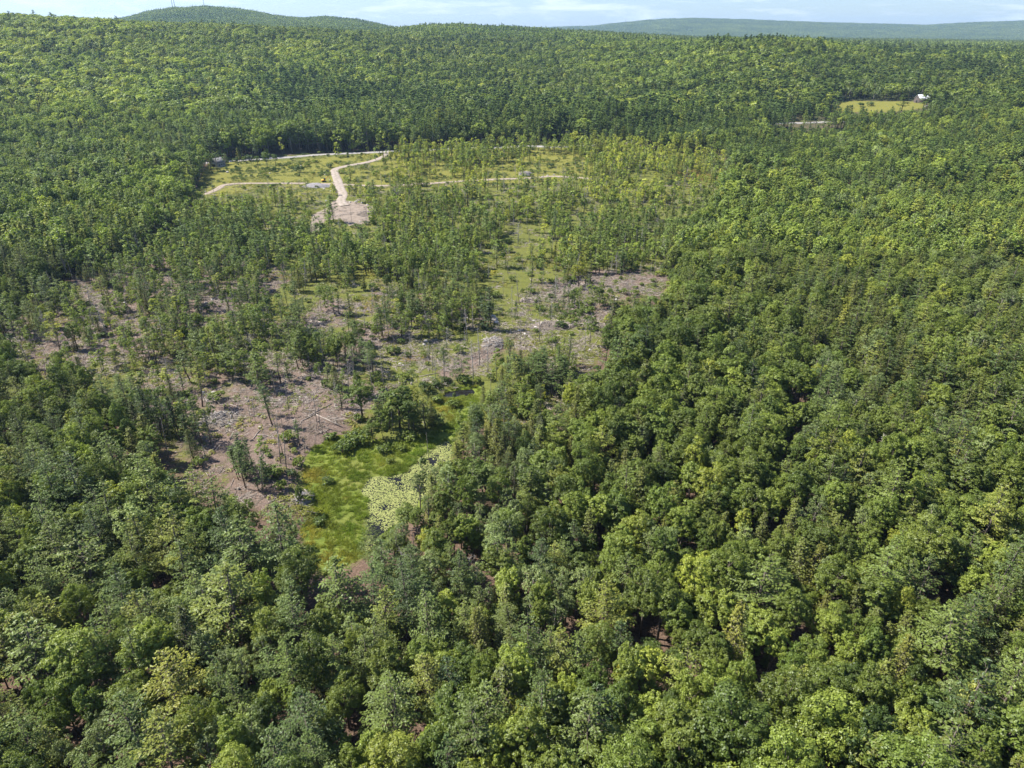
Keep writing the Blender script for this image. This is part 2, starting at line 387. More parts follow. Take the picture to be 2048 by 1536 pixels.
# ground: masks per vertex say what lies where; noise breaks their edges
def ground_material():
    m, t = mat('forest_ground')
    L = t.links.new
    z1 = N(t, 'ShaderNodeAttribute', attribute_name='zone_a'); z2 = N(t, 'ShaderNodeAttribute', attribute_name='zone_b')
    s1 = N(t, 'ShaderNodeSeparateColor'); s2 = N(t, 'ShaderNodeSeparateColor')
    L(z1.outputs['Color'], s1.inputs[0]); L(z2.outputs['Color'], s2.inputs[0])
    geo = N(t, 'ShaderNodeNewGeometry')
    def noise(scale, detail=5, rough=.6, vec=None):
        n = N(t, 'ShaderNodeTexNoise'); n.inputs['Scale'].default_value = scale; n.inputs['Detail'].default_value = detail; n.inputs['Roughness'].default_value = rough
        L(vec or geo.outputs['Position'], n.inputs['Vector']); return n
    n_big, n_mid, n_fine = noise(.045), noise(.35, 6, .7), noise(2.2, 6, .75)
    def mix(f, a, b):
        x = N(t, 'ShaderNodeMix', data_type='RGBA'); L(f, x.inputs['Factor']); L(a, x.inputs['A']); L(b, x.inputs['B']); return x.outputs['Result']
    def rmp(src, stops):
        r = ramp(t, stops); L(src, r.inputs['Fac']); return r.outputs['Color']
    def edge(mask, w=.35):   # mask broken by noise
        a = N(t, 'ShaderNodeMath', operation='MULTIPLY_ADD'); L(n_mid.outputs['Fac'], a.inputs[0]); a.inputs[1].default_value = 1.1; a.inputs[2].default_value = -.55
        b = N(t, 'ShaderNodeMath', operation='ADD'); L(mask, b.inputs[0]); L(a.outputs[0], b.inputs[1])
        r = N(t, 'ShaderNodeMapRange', interpolation_type='SMOOTHSTEP'); r.inputs['From Min'].default_value = .5 - w / 2; r.inputs['From Max'].default_value = .5 + w / 2
        L(b.outputs[0], r.inputs['Value']); return r.outputs[0]
    litter = rmp(n_fine.outputs['Fac'], [(.3, (0.0504, 0.0353, 0.0252)), (.5, (0.1050, 0.0714, 0.0521)), (.7, (0.2184, 0.1512, 0.1134))])
    slash = rmp(n_fine.outputs['Fac'], [(.28, (0.0600, 0.0434, 0.0347)), (.45, (0.1328, 0.0963, 0.0780)), (.62, (0.2056, 0.1563, 0.1271)), (.78, (0.3599, 0.2922, 0.2384))])
    veg = mix(n_big.outputs['Fac'], rmp(n_mid.outputs['Fac'], [(.3, (0.0462, 0.0630, 0.0185)), (.6, (0.1050, 0.1260, 0.0286))]), rmp(n_fine.outputs['Fac'], [(.3, (0.0714, 0.0756, 0.0218)), (.7, (0.1848, 0.1764, 0.0378))]))
    # marsh grass, combed by the wind: stretched noise
    mpn = N(t, 'ShaderNodeMapping'); mpn.inputs['Rotation'].default_value = (0, 0, .5); mpn.inputs['Scale'].default_value = (.35, 1.3, 1)
    L(geo.outputs['Position'], mpn.inputs['Vector'])
    comb = noise(1.2, 5, .6, mpn.outputs['Vector'])
    m_a = rmp(comb.outputs['Fac'], [(.3, (0.068, 0.101, 0.018)), (.5, (0.109, 0.145, 0.023)), (.7, (0.166, 0.192, 0.040))])
    m_b = rmp(comb.outputs['Fac'], [(.3, (0.080, 0.102, 0.023)), (.55, (0.135, 0.142, 0.034)), (.75, (0.197, 0.186, 0.056))])
    n_p = noise(.09, 4, .55)
    pf = N(t, 'ShaderNodeMapRange'); pf.inputs['From Min'].default_value = .40; pf.inputs['From Max'].default_value = .68; pf.inputs['To Max'].default_value = .8; L(n_p.outputs['Fac'], pf.inputs['Value'])
    marsh = mix(pf.outputs[0], m_a, m_b)
    sand = rmp(n_mid.outputs['Fac'], [(.3, (0.1512, 0.1218, 0.0991)), (.7, (0.2688, 0.2226, 0.1806))])
    field = mix(n_big.outputs['Fac'], rmp(n_fine.outputs['Fac'], [(.3, (0.0924, 0.0966, 0.0210)), (.7, (0.1848, 0.1722, 0.0336))]), rmp(n_mid.outputs['Fac'], [(.3, (0.0756, 0.1008, 0.0235)), (.6, (0.1806, 0.1680, 0.0353)), (.75, (0.2184, 0.1722, 0.0672))]))
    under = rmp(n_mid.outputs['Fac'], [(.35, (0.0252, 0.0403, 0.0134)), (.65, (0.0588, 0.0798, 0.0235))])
    rust = rmp(n_fine.outputs['Fac'], [(.3, (0.0840, 0.0588, 0.0168)), (.7, (0.1680, 0.1176, 0.0294))])
    churned = rmp(n_fine.outputs['Fac'], [(.3, (.035, .030, .020)), (.55, (.085, .072, .045)), (.75, (.19, .155, .115))])
    cf = N(t, 'ShaderNodeMapRange'); cf.inputs['From Min'].default_value = .50; cf.inputs['From Max'].default_value = .60; cf.inputs['To Max'].default_value = .75; L(n_mid.outputs['Fac'], cf.inputs['Value'])
    slash = mix(cf.outputs[0], slash, churned)
    c = litter
    c = mix(edge(s1.outputs[0]), c, slash)
    c = mix(edge(s1.outputs[1]), c, veg)
    c = mix(edge(s2.outputs[1]), c, field)
    c = mix(edge(s2.outputs[0]), c, sand)
    c = mix(edge(s2.outputs[2]), c, rust)
    c = mix(edge(s1.outputs[2], .15), c, marsh)
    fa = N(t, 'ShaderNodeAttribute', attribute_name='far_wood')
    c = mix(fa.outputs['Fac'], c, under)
    p = N(t, 'ShaderNodeBsdfPrincipled'); p.inputs['Roughness'].default_value = .95; p.inputs['Specular IOR Level'].default_value = .1
    L(c, p.inputs['Base Color'])
    bp = N(t, 'ShaderNodeBump'); bp.inputs['Strength'].default_value = .9; bp.inputs['Distance'].default_value = .35
    L(n_fine.outputs['Fac'], bp.inputs['Height']); L(bp.outputs['Normal'], p.inputs['Normal'])
    o = N(t, 'ShaderNodeOutputMaterial'); L(p.outputs[0], o.inputs['Surface'])
    return m

# ------------------------------------------------------------------ mesh writing
def mesh_of(name, V, Q=None, T=None, mats=(), qm=None, tm=None, qv=None, smooth=False):
    V = np.asarray(V, np.float32)
    Q = np.zeros((0, 4), np.int32) if Q is None else np.asarray(Q, np.int32).reshape(-1, 4)
    T = np.zeros((0, 3), np.int32) if T is None else np.asarray(T, np.int32).reshape(-1, 3)
    me = bpy.data.meshes.new(name)
    me.vertices.add(len(V)); me.vertices.foreach_set('co', V.ravel())
    nl = Q.size + T.size
    me.loops.add(nl); me.loops.foreach_set('vertex_index', np.concatenate([Q.ravel(), T.ravel()]))
    npoly = len(Q) + len(T)
    me.polygons.add(npoly)
    me.polygons.foreach_set('loop_start', np.concatenate([np.arange(len(Q)) * 4, Q.size + np.arange(len(T)) * 3]).astype(np.int32))
    me.polygons.foreach_set('loop_total', np.concatenate([np.full(len(Q), 4), np.full(len(T), 3)]).astype(np.int32))
    for m in mats:
        me.materials.append(m)
    if qm is not None or tm is not None:
        mi = np.concatenate([np.zeros(len(Q), np.int32) if qm is None else qm, np.zeros(len(T), np.int32) if tm is None else tm]).astype(np.int32)
        me.polygons.foreach_set('material_index', mi)
    if qv is not None:
        a = me.attributes.new('leafvar', 'FLOAT', 'FACE')
        a.data.foreach_set('value', np.concatenate([qv, np.full(len(T), .5)]).astype(np.float32))
    if smooth:
        me.polygons.foreach_set('use_smooth', np.ones(npoly, bool))
    me.update()
    me.validate()
    return me

class Geo:
    """quads and triangles gathered for one mesh"""
    def __init__(s):
        s.V, s.Q, s.T, s.qv, s.n = [], [], [], [], 0
    def add(s, V, Q=None, T=None, qv=None):
        V = np.asarray(V, float).reshape(-1, 3)
        if Q is not None and len(Q):
            s.Q.append(np.asarray(Q) + s.n); s.qv.append(np.full(len(Q), .5) if qv is None else qv)
        if T is not None and len(T):
            s.T.append(np.asarray(T) + s.n)
        s.V.append(V); s.n += len(V)
    def arrays(s):
        return (np.vstack(s.V) if s.V else np.zeros((0, 3)), np.vstack(s.Q) if s.Q else np.zeros((0, 4), int),
                np.vstack(s.T) if s.T else np.zeros((0, 3), int), np.concatenate(s.qv) if s.qv else np.zeros(0))
    def mesh(s, name, m, smooth=False):
        V, Q, T, qv = s.arrays()
        return mesh_of(name, V, Q, T, [m], qv=qv, smooth=smooth)
    def leaves(s, C, Nn, size, r, asp=.62, T=None, var=None):
        n = len(C)
        Nn = Nn / (np.linalg.norm(Nn, axis=1, keepdims=True) + 1e-9)
        if T is None:
            T = r.normal(size=(n, 3))
        T = T - (T * Nn).sum(1, keepdims=True) * Nn
        T = T / (np.linalg.norm(T, axis=1, keepdims=True) + 1e-9)
        B = np.cross(Nn, T)
        sz = (np.full(n, size) * r.uniform(.7, 1.3, n))[:, None]
        V = np.stack([C + T * sz, C + B * sz * asp, C - T * sz, C - B * sz * asp], 1).reshape(-1, 3)
        s.add(V, np.arange(n * 4).reshape(-1, 4), qv=r.uniform(0, 1, n) if var is None else var)
    def tube(s, pts, rad, k=6, cap=True):
        pts = np.asarray(pts, float); rad = np.asarray(rad, float)
        d = np.gradient(pts, axis=0); d /= np.linalg.norm(d, axis=1, keepdims=True) + 1e-9
        ref = np.where(np.abs(d[:, 2:3]) > .9, np.array([[1., 0, 0]]), np.array([[0, 0, 1.]]))
        a = np.cross(d, ref); a /= np.linalg.norm(a, axis=1, keepdims=True) + 1e-9
        b = np.cross(d, a)
        th = np.arange(k) * 2 * math.pi / k
        ring = pts[:, None] + rad[:, None, None] * (a[:, None] * np.cos(th)[None, :, None] + b[:, None] * np.sin(th)[None, :, None])
        n = len(pts)
        i = np.arange(n - 1)[:, None] * k; j = np.arange(k)[None]; j2 = (j + 1) % k
        q = np.stack([i + j, i + j2, i + k + j2, i + k + j], -1).reshape(-1, 4)
        T = []
        if cap:
            for t in range(1, k - 1):
                T.append((0, t + 1, t)); T.append(((n - 1) * k, (n - 1) * k + t, (n - 1) * k + t + 1))
        s.add(ring.reshape(-1, 3), q, T)
    def box(s, lo, hi):
        x0, y0, z0 = lo; x1, y1, z1 = hi
        V = [(x0, y0, z0), (x1, y0, z0), (x1, y1, z0), (x0, y1, z0), (x0, y0, z1), (x1, y0, z1), (x1, y1, z1), (x0, y1, z1)]
        s.add(V, [(0, 3, 2, 1), (4, 5, 6, 7), (0, 1, 5, 4), (1, 2, 6, 5), (2, 3, 7, 6), (3, 0, 4, 7)])

def unit(r, n):
    v = r.normal(size=(n, 3))
    return v / np.linalg.norm(v, axis=1, keepdims=True)

# ------------------------------------------------------------------ tree shapes: each returns (crown Geo, trunk Geo)
def lobed(r, cr, centres, radii, axis_c, nsub, nleaf, ls, upb=.25, asp=.62, soft=1.0):
    """leaf clumps: lobes -> sub-clumps -> leaves, facing away from the lobe"""
    for c, R in zip(centres, radii):
        out = c - axis_c; out = out / (np.linalg.norm(out) + 1e-6)
        d = unit(r, nsub * 3)
        d = d[(d @ out + .35 * d[:, 2]) > -.35][:nsub]
        sc = c + d * R * r.uniform(.75, 1.1, (len(d), 1))
        sr = R * .36 * r.uniform(.7, 1.3, len(d))
        tone = np.clip(.5 + r.normal(0, .22, len(d)), 0, 1)
        k = nleaf
        dd = unit(r, len(d) * k)
        dd[:, 2] = np.abs(dd[:, 2]) * .7 + dd[:, 2] * .3
        pos = np.repeat(sc, k, 0) + dd * np.repeat(sr, k)[:, None] * r.uniform(.45, 1.1, (len(dd), 1))
        nn = dd * .75 + np.repeat(d, k, 0) * (.45 + (1 - soft) * 1.0) + out * (1 - soft) * .8 + unit(r, len(dd)) * .55 * soft + np.array([0, 0, upb])
        cr.leaves(pos, nn, ls, r, asp, var=np.clip(np.repeat(tone, k) + r.normal(0, .15, len(dd)), 0, 1))

def limbs(tr, r, H, z0, targets, rb, k=5):
    for c in targets:
        b = np.array([0, 0, max(z0, c[2] * r.uniform(.55, .75))])
        mid = (b + c) / 2 + np.array([0, 0, -.08 * np.linalg.norm(c[:2])]) + r.normal(0, .12, 3)
        tr.tube([b, mid, c], [rb * .5, rb * .33, rb * .12], k, cap=False)

def broadleaf(seed, H=15, R=3.8, depth=7.5, n=15, nsub=18, nleaf=20, ls=.2, rr=.34, soft=1.0):
    r = np.random.default_rng(seed)
    cr, tr = Geo(), Geo()
    Rz = depth / 2
    c0 = np.array([0, 0, H - Rz])
    i = np.arange(n) + .5
    zz = 1 - 1.72 * i / n
    th = i * 2.39996 + r.uniform(0, 6)
    d = np.stack([np.sqrt(np.maximum(1 - zz ** 2, 0.02)) * np.cos(th), np.sqrt(np.maximum(1 - zz ** 2, .02)) * np.sin(th), zz], 1) + r.normal(0, .13, (n, 3))
    cen = c0 + d * np.array([R * .68, R * .68, Rz * .74]) * r.uniform(.62, 1.28, (n, 1))
    rad = R * rr * r.uniform(.62, 1.35, n)
    lobed(r, cr, cen, rad, c0 - np.array([0, 0, Rz * .5]), nsub, nleaf, ls, soft=soft)
    bend = r.normal(0, .25, 2)
    tr.tube([[0, 0, -.4], [bend[0] * .4, bend[1] * .4, H * .35], [bend[0], bend[1], H * .7], [0, 0, H - Rz * .5]], [.24, .19, .12, .05], 7)
    limbs(tr, r, H, H * .35, cen[::2], .2)
    return cr, tr

def pine(seed, H=22, R=4.2, base=.32, step=.75, tufts=1.0, cards=7, cl=.30, droop=0.0, taper=.7, nb=6, wid=.30, rag=.35):
    r = np.random.default_rng(seed)
    cr, tr = Geo(), Geo()
    zb = H * base
    z = zb
    C, Nn, T, va = [], [], [], []
    while z < H - .25:
        f = (z - zb) / (H - zb)
        k = max(3, int(round(nb * (1 - .35 * f))))
        a0 = r.uniform(0, 6.28)
        for j in range(k):
            if r.random() < rag * .35 * (1 - f):
                continue
            Lb = R * (1 - f) ** taper * r.uniform(1 - rag, 1 + rag * .6) * (0.75 + .25 * min(1, f * 6)) + .25
            a = a0 + j * 6.283 / k + r.normal(0, .25)
            dx, dy = math.cos(a), math.sin(a)
            lift = (.06 + .35 * f) - droop
            zj = z + r.normal(0, step * .25)
            nt = max(3, int(Lb / .5 * tufts))
            t0 = np.linspace(.2, 1, nt) + r.normal(0, .02, nt)
            pts_, dir_, tt_ = [], [], []
            for t1 in t0:
                wl = wid * Lb * 2.1 * math.sin(math.pi * min(1, max(.12, 1.12 - t1))) ** .8 * r.uniform(.7, 1.2)
                ns = max(1, int(wl / .42 * tufts))
                for sg in (-1, 1):
                    for q in (np.arange(ns) + .5) / ns:
                        x = Lb * t1 + q * wl * .55; yy = sg * q * wl
                        pts_.append((dx * x - dy * yy, dy * x + dx * yy, zj + Lb * t1 * lift * .5 + Lb * (.28 - droop) * t1 * t1 * .55 - q * wl * .10))
                        dir_.append((dx * .8 - dy * sg * .9, dy * .8 + dx * sg * .9, .18 - droop)); tt_.append(t1)
            ctr = np.array(pts_) + r.normal(0, .07, (len(pts_), 3)); t = np.array(tt_)
            m = np.repeat(ctr, cards, 0)
            n_ = len(m)
            C.append(m + unit(r, n_) * np.array([1, 1, .6]) * .22 * r.uniform(.2, 1, (n_, 1)) * (cl / .3))
            T.append(np.repeat(np.array(dir_), cards, 0) + unit(r, n_) * .55)
            Nn.append(unit(r, n_) * .55 + np.array([dx * .2, dy * .2, .9]))
            va.append(np.clip(np.repeat(.30 + .45 * t + r.normal(0, .1), cards) + r.normal(0, .13, n_), 0, 1))
            if R > 1.5:
                tr.tube([[0, 0, zj - .1], [dx * Lb * .5, dy * Lb * .5, zj + Lb * .5 * lift * .5], [dx * Lb * .95, dy * Lb * .95, zj + Lb * (lift * .5 + (.28 - droop) * .5)]], [.055, .035, .012], 3, cap=False)
        z += step * (1 - .35 * f)
    cr.leaves(np.vstack(C), np.vstack(Nn), cl, r, .34, np.vstack(T), np.concatenate(va))
    lean = r.normal(0, .25, 2)
    tr.tube([[0, 0, -.4], [lean[0], lean[1], H * .45], [0, 0, H]], [H * .009 + .03 + R * .015, H * .006 + .02 + R * .01, .03], 6)
    return cr, tr

def slender(seed, H=14, R=1.5, base=.5, n=8, nsub=7, nleaf=9, ls=.17, rt=.08):
    """tall thin leafy tree left standing after thinning: bare stem, ragged tuft of a crown"""
    r = np.random.default_rng(seed)
    cr, tr = Geo(), Geo()
    zb = H * base
    f = np.sort(r.uniform(0, 1, n)); f[-1] = .97
    a = r.uniform(0, 6.28, n)
    w = R * np.sin(np.clip(.25 + f * .75, 0, 1) * 3.0) ** .7
    cen = np.stack([np.cos(a) * w * .6, np.sin(a) * w * .6, zb + f * (H - zb - .5)], 1)
    rad = R * .48 * r.uniform(.6, 1.25, n)
    lobed(r, cr, cen, rad, np.array([0, 0, (zb + H) / 2]), nsub, nleaf, ls)
    lean = r.normal(0, .35, 2)
    tr.tube([[0, 0, -.4], [lean[0] * .5, lean[1] * .5, H * .4], [lean[0], lean[1], H * .75], [lean[0] * .6, lean[1] * .6, H - .3]], [rt, rt * .85, rt * .5, .02], 6)
    limbs(tr, r, H, zb * .85, cen[::1], rt * .7, 3)
    return cr, tr

def bare(seed, H=12, spread=2.6, nb=16, fork=True, rt=.17, start=.35, broken=False):
    r = np.random.default_rng(seed)
    tr, br = Geo(), Geo()
    lean = r.normal(0, .5, 2)
    top = H
    path = np.array([[0, 0, -.3], [lean[0] * .3, lean[1] * .3, H * .4], [lean[0] * .8, lean[1] * .8, H * .75], [lean[0], lean[1], top]])
    tr.tube(path, [rt, rt * .78, rt * .5, rt * (.42 if broken else .12)], 7)
    for i in range(nb):
        f = start + (1 - start) * (i + r.random()) / nb * .96
        b = np.array([np.interp(f * H, path[:, 2], path[:, 0]), np.interp(f * H, path[:, 2], path[:, 1]), f * H])
        a = r.uniform(0, 6.28)
        Lb = spread * (1 - .55 * (f - start) / (1 - start)) * r.uniform(.5, 1.15)
        up = r.uniform(.15, .9) if fork else r.uniform(-.25, .25)
        e = b + np.array([math.cos(a), math.sin(a), up]) * Lb
        m = (b + e) / 2 + r.normal(0, Lb * .07, 3)
        br.tube([b, m, e], [rt * .34, rt * .22, rt * .05], 4, cap=False)
        for _ in range(5 if fork else 2):
            t = r.uniform(.3, .95)
            s = m + (e - m) * max(0, 2 * t - 1) if t > .5 else b + (m - b) * 2 * t
            d = np.array([math.cos(a), math.sin(a), up]) * .6 + r.normal(0, .5, 3)
            e2 = s + d * Lb * .42
            br.tube([s, (s + e2) / 2 + r.normal(0, .05, 3), e2], [rt * .15, rt * .1, rt * .03], 3, cap=False)
            if fork:
                for _k in range(2):
                    s3 = (s + e2) / 2; e3 = s3 + (d * .5 + r.normal(0, .5, 3)) * Lb * .28
                    br.tube([s3, e3], [rt * .08, rt * .03], 3, cap=False)
    return br, tr

def shrub(seed, R=1.3, H=1.8, n=8, nleaf=12, ls=.16):
    r = np.random.default_rng(seed)
    cr, tr = Geo(), Geo()
    a = r.uniform(0, 6.28, n); q = np.sqrt(r.uniform(0, 1, n)) * R * .65
    cen = np.stack([np.cos(a) * q, np.sin(a) * q, H * r.uniform(.35, .7, n)], 1)
    lobed(r, cr, cen, R * .42 * r.uniform(.7, 1.3, n), np.array([0, 0, 0.]), 9, nleaf, ls)
    for c in cen[:5]:
        tr.tube([[0, 0, -.2], c * .6, c], [.05, .03, .01], 4, cap=False)
    return cr, tr

# prototypes: kind -> list per detail level of list of (crown mesh, trunk mesh, joined mesh)
PROTO = {}
def add_proto(kind, level, makers, m_crown, m_trunk):
    out = []
    for f in makers:
        c, t = f()
        Vc, Qc, Tc, vc = c.arrays(); Vt, Qt, Tt, vt = t.arrays()
        cm = mesh_of(kind + '_crown', Vc, Qc, Tc, [m_crown], qv=vc)
        tm = mesh_of(kind + '_trunk', Vt, Qt, Tt, [m_trunk], qv=vt)
        jm = mesh_of(kind, np.vstack([Vc, Vt]), np.vstack([Qc, Qt + len(Vc)]), np.vstack([Tc, Tt + len(Vc)]), [m_crown, m_trunk],
                     qm=np.r_[np.zeros(len(Qc)), np.ones(len(Qt))], tm=np.r_[np.zeros(len(Tc)), np.ones(len(Tt))], qv=np.r_[vc, vt])
        out.append((cm, tm, jm))
    PROTO.setdefault(kind, {})[level] = out
def B(**k): return lambda: broadleaf(**k)
def PN(**k): return lambda: pine(**k)
def SL(**k): return lambda: slender(**k)
bshape = [(15, 3.3, 9.5), (14, 2.7, 9), (16, 3.9, 10), (13, 2.5, 9), (15.5, 2.9, 10.5), (14, 3.5, 8.5), (12, 2.1, 8), (14.5, 3.1, 9.5)]
add_proto('broadleaf_tree', 0, [B(seed=10 + i, H=h, R=R, depth=d, n=28, nsub=16, nleaf=30, ls=.125, rr=.30) for i, (h, R, d) in enumerate(bshape)], M_LEAF, M_BARK)
add_proto('broadleaf_tree', 1, [B(seed=30 + i, H=h, R=R, depth=d, n=18, nsub=12, nleaf=10, ls=.29) for i, (h, R, d) in enumerate(bshape[:5])], M_LEAF, M_BARK)
add_proto('broadleaf_tree', 2, [B(seed=50 + i, H=h, R=R, depth=d * .72, n=12, nsub=8, nleaf=5, ls=.62, soft=.3) for i, (h, R, d) in enumerate([(14, 5.0, 10), (14.5, 4.3, 10.5), (15, 5.6, 11), (14, 4.7, 9.5)])], M_LEAF, M_BARK)
ashape = [(14, 2.5, 8), (13, 2.1, 7.5), (15, 2.8, 9)]
add_proto('aspen_tree', 0, [B(seed=70 + i, H=h, R=R, depth=d, n=17, nsub=13, nleaf=15, ls=.12) for i, (h, R, d) in enumerate(ashape)], M_PALE, M_BARKL)
add_proto('aspen_tree', 1, [B(seed=75 + i, H=h, R=R, depth=d, n=13, nsub=8, nleaf=8, ls=.24) for i, (h, R, d) in enumerate(ashape)], M_PALE, M_BARKL)
add_proto('aspen_tree', 2, [B(seed=79 + i, H=h, R=R, depth=d, n=9, nsub=5, nleaf=5, ls=.5) for i, (h, R, d) in enumerate(ashape[:2])], M_PALE, M_BARKL)
add_proto('pine_tree', 0, [PN(seed=90 + i, H=h, R=R, base=b, cards=5, cl=.23, tufts=1.15, step=1.35, nb=6, taper=.72, wid=.15, rag=.40) for i, (h, R, b) in enumerate([(19, 5.2, .25), (20, 4.8, .3), (18, 5.6, .22), (17, 4.2, .25), (19, 4.4, .2)])], M_PINE, M_BARK)
add_proto('pine_tree', 1, [PN(seed=95 + i, H=h, R=R, base=b, cards=4, cl=.42, tufts=.6, step=1.4, nb=5, wid=.16) for i, (h, R, b) in enumerate([(19, 3.7, .3), (20, 3.3, .34), (17, 3.2, .3)])], M_PINE, M_BARK)
add_proto('pine_tree', 2, [PN(seed=98 + i, H=h, R=R, base=b, cards=3, cl=.75, tufts=.35, step=1.9, nb=5, wid=.16) for i, (h, R, b) in enumerate([(19, 3.5, .3), (18, 3.1, .3)])], M_PINE, M_BARK)
add_proto('hemlock_tree', 0, [PN(seed=110 + i, H=h, R=R, base=.16, cards=4, cl=.19, tufts=1.2, step=.62, droop=.22, taper=.85, nb=8, wid=.17, rag=.3) for i, (h, R) in enumerate([(13, 2.6), (11, 2.2), (14, 2.9), (12, 3.1)])], M_HEM, M_BARK)
add_proto('hemlock_tree', 1, [PN(seed=115 + i, H=h, R=R, base=.16, cards=3, cl=.36, tufts=.7, step=.95, droop=.22, taper=.85, nb=7, wid=.17) for i, (h, R) in enumerate([(13, 2.4), (11, 2.1), (14, 2.7)])], M_HEM, M_BARK)
add_proto('hemlock_tree', 2, [PN(seed=118 + i, H=h, R=R, base=.16, cards=2, cl=.7, tufts=.45, step=1.5, droop=.2, taper=.85, nb=5, wid=.17) for i, (h, R) in enumerate([(13, 2.4), (12, 2.1)])], M_HEM, M_BARK)
sp = [(15, 2.1, .30), (13.5, 1.7, .45), (16, 2.5, .28), (12, 1.9, .2), (14.5, 1.6, .55), (13, 2.4, .36), (10, 1.7, .1)]
add_proto('slender_pine', 0, [PN(seed=130 + i, H=h, R=R, base=b, cards=5, cl=.21, tufts=1.1, step=.75, nb=4, rag=.7, taper=.5, wid=.17) for i, (h, R, b) in enumerate(sp)], M_PINE, M_BARK)
add_proto('slender_pine', 1, [PN(seed=136 + i, H=h, R=R, base=b, cards=4, cl=.33, tufts=.8, step=.95, nb=4, rag=.7, taper=.5, wid=.17) for i, (h, R, b) in enumerate(sp)], M_PINE, M_BARK)
sl = [(13, 1.9, .28, 15), (14, 1.6, .40, 13), (11, 1.9, .22, 15), (15, 1.8, .34, 15), (9, 1.6, .12, 14)]
add_proto('slender_leafy_tree', 0, [SL(seed=150 + i, H=h, R=R, base=b, n=n, nsub=9, nleaf=14, ls=.15) for i, (h, R, b, n) in enumerate(sl)], M_LEAF, M_BARKL)
add_proto('slender_leafy_tree', 1, [SL(seed=156 + i, H=h, R=R, base=b, n=n, nsub=6, nleaf=8, ls=.28) for i, (h, R, b, n) in enumerate(sl)], M_LEAF, M_BARKL)
add_proto('shrub', 0, [(lambda i=i: shrub(170 + i, 1.4 + .3 * (i % 3), 1.6 + .5 * (i % 2))) for i in range(4)], M_LEAF, M_BARK)
add_proto('dead_tree', 0, [(lambda i=i: bare(180 + i, H=[10, 12, 8.5][i], spread=[2.6, 1.5, 3.2][i], nb=[18, 22, 14][i], fork=i != 1)) for i in range(3)], M_DEAD, M_DEAD)
add_proto('bare_trunk', 0, [(lambda i=i: bare(190 + i, H=[12, 9, 14, 6][i], spread=.7, nb=[7, 4, 9, 2][i], fork=False, rt=.12, broken=i in (1, 3))) for i in range(4)], M_BARKL, M_BARKL)
ZS = {'broadleaf_tree': 14.5, 'aspen_tree': 14, 'pine_tree': 19, 'hemlock_tree': 12.5, 'slender_pine': 14.5, 'slender_leafy_tree': 13, 'shrub': 1.9, 'dead_tree': 10, 'bare_trunk': 11}

# ------------------------------------------------------------------ ground
def build_ground():
    Ys = [-150.0]
    while Ys[-1] < 40: Ys.append(Ys[-1] + 10)
    while Ys[-1] < 14400: Ys.append(Ys[-1] + max(.9, Ys[-1] * .0085))
    Ys = np.array(Ys)
    us = np.tan(np.linspace(-math.atan(1.35), math.atan(1.35), 521))
    X = us[None] * np.maximum(Ys, 130)[:, None]; Y = np.broadcast_to(Ys[:, None], X.shape)
    Z = GH(X, Y)
    ny, nx = X.shape
    i = np.arange(ny - 1)[:, None] * nx; j = np.arange(nx - 1)[None]
    q = np.stack([i + j, i + j + 1, i + nx + j + 1, i + nx + j], -1).reshape(-1, 4)
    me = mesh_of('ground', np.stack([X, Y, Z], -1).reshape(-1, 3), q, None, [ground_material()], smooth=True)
    x, y = X.ravel(), Y.ravel()
    cl = sstep(-6, 6, sdist(W['clear'], x, y))
    slash = np.maximum.reduce([sstep(-8, 8, sdist(W[k], x, y)) for k in ('slash', 'slash2', 'slash3')])
    patch = fbm(x / 26, y / 26, 77, 4)
    slash_m = slash * np.clip(.56 + (patch - .40) * 5, 0, 1) * (1 - .45 * sstep(-8, 8, sdist(W['slash2'], x, y)) * sstep(300, 280, y))
    nearbig = np.exp(-((x - BIG[0]) / 26) ** 2 - ((y - BIG[1]) / 34) ** 2)
    slash_m = np.clip(np.maximum(slash_m, nearbig * 1.4), 0, 1) * cl
    veg = np.clip(cl * 1.0 - slash_m * .8 - .18 * (1 - sstep(.4, .6, fbm(x / 17, y / 17, 79, 3))), 0, 1)
    marsh = sstep(-1.5, 1.5, sdist(W['marsh'], x, y))
    yard = sstep(-2, 2, sdist(W['yard'], x, y))
    mx0, my0, _ = P(1745, 205.5)
    yard = np.maximum(yard, .30 * np.exp(-((x - mx0) / 55) ** 4 - ((y - my0) / 16) ** 2))
    fld = np.maximum(sstep(-3, 3, sdist(W['field'], x, y)), sstep(-10, 6, sdist(W['meadow'], x, y)))
    rust = np.zeros_like(x)
    for (px, py, rx, ry) in [(832, 716, 45, 9), (1085, 712, 22, 8), (1390, 350, 45, 12), (560, 556, 30, 8)]:
        cx, cy_, _ = P(px, py)
        rw = rx / FX * math.hypot(cy_, CAM_H); rh = ry / FX * (cy_ ** 2 + CAM_H ** 2) / CAM_H
        rust = np.maximum(rust, np.exp(-((x - cx) / rw) ** 2 - ((y - cy_) / rh) ** 2) * .95)
    a = me.color_attributes.new('zone_a', 'FLOAT_COLOR', 'POINT')
    a.data.foreach_set('color', np.stack([slash_m, veg, marsh, np.ones_like(x)], 1).astype(np.float32).ravel())
    b = me.color_attributes.new('zone_b', 'FLOAT_COLOR', 'POINT')
    b.data.foreach_set('color', np.stack([yard, fld, rust, np.ones_like(x)], 1).astype(np.float32).ravel())
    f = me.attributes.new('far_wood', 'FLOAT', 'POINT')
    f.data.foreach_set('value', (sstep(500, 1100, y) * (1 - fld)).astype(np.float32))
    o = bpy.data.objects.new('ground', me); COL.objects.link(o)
    o['kind'] = 'structure'; o['label'] = 'forest floor, cleared ground and marsh rising into wooded hills'
    return o
BIG = P(560, 820)
build_ground()

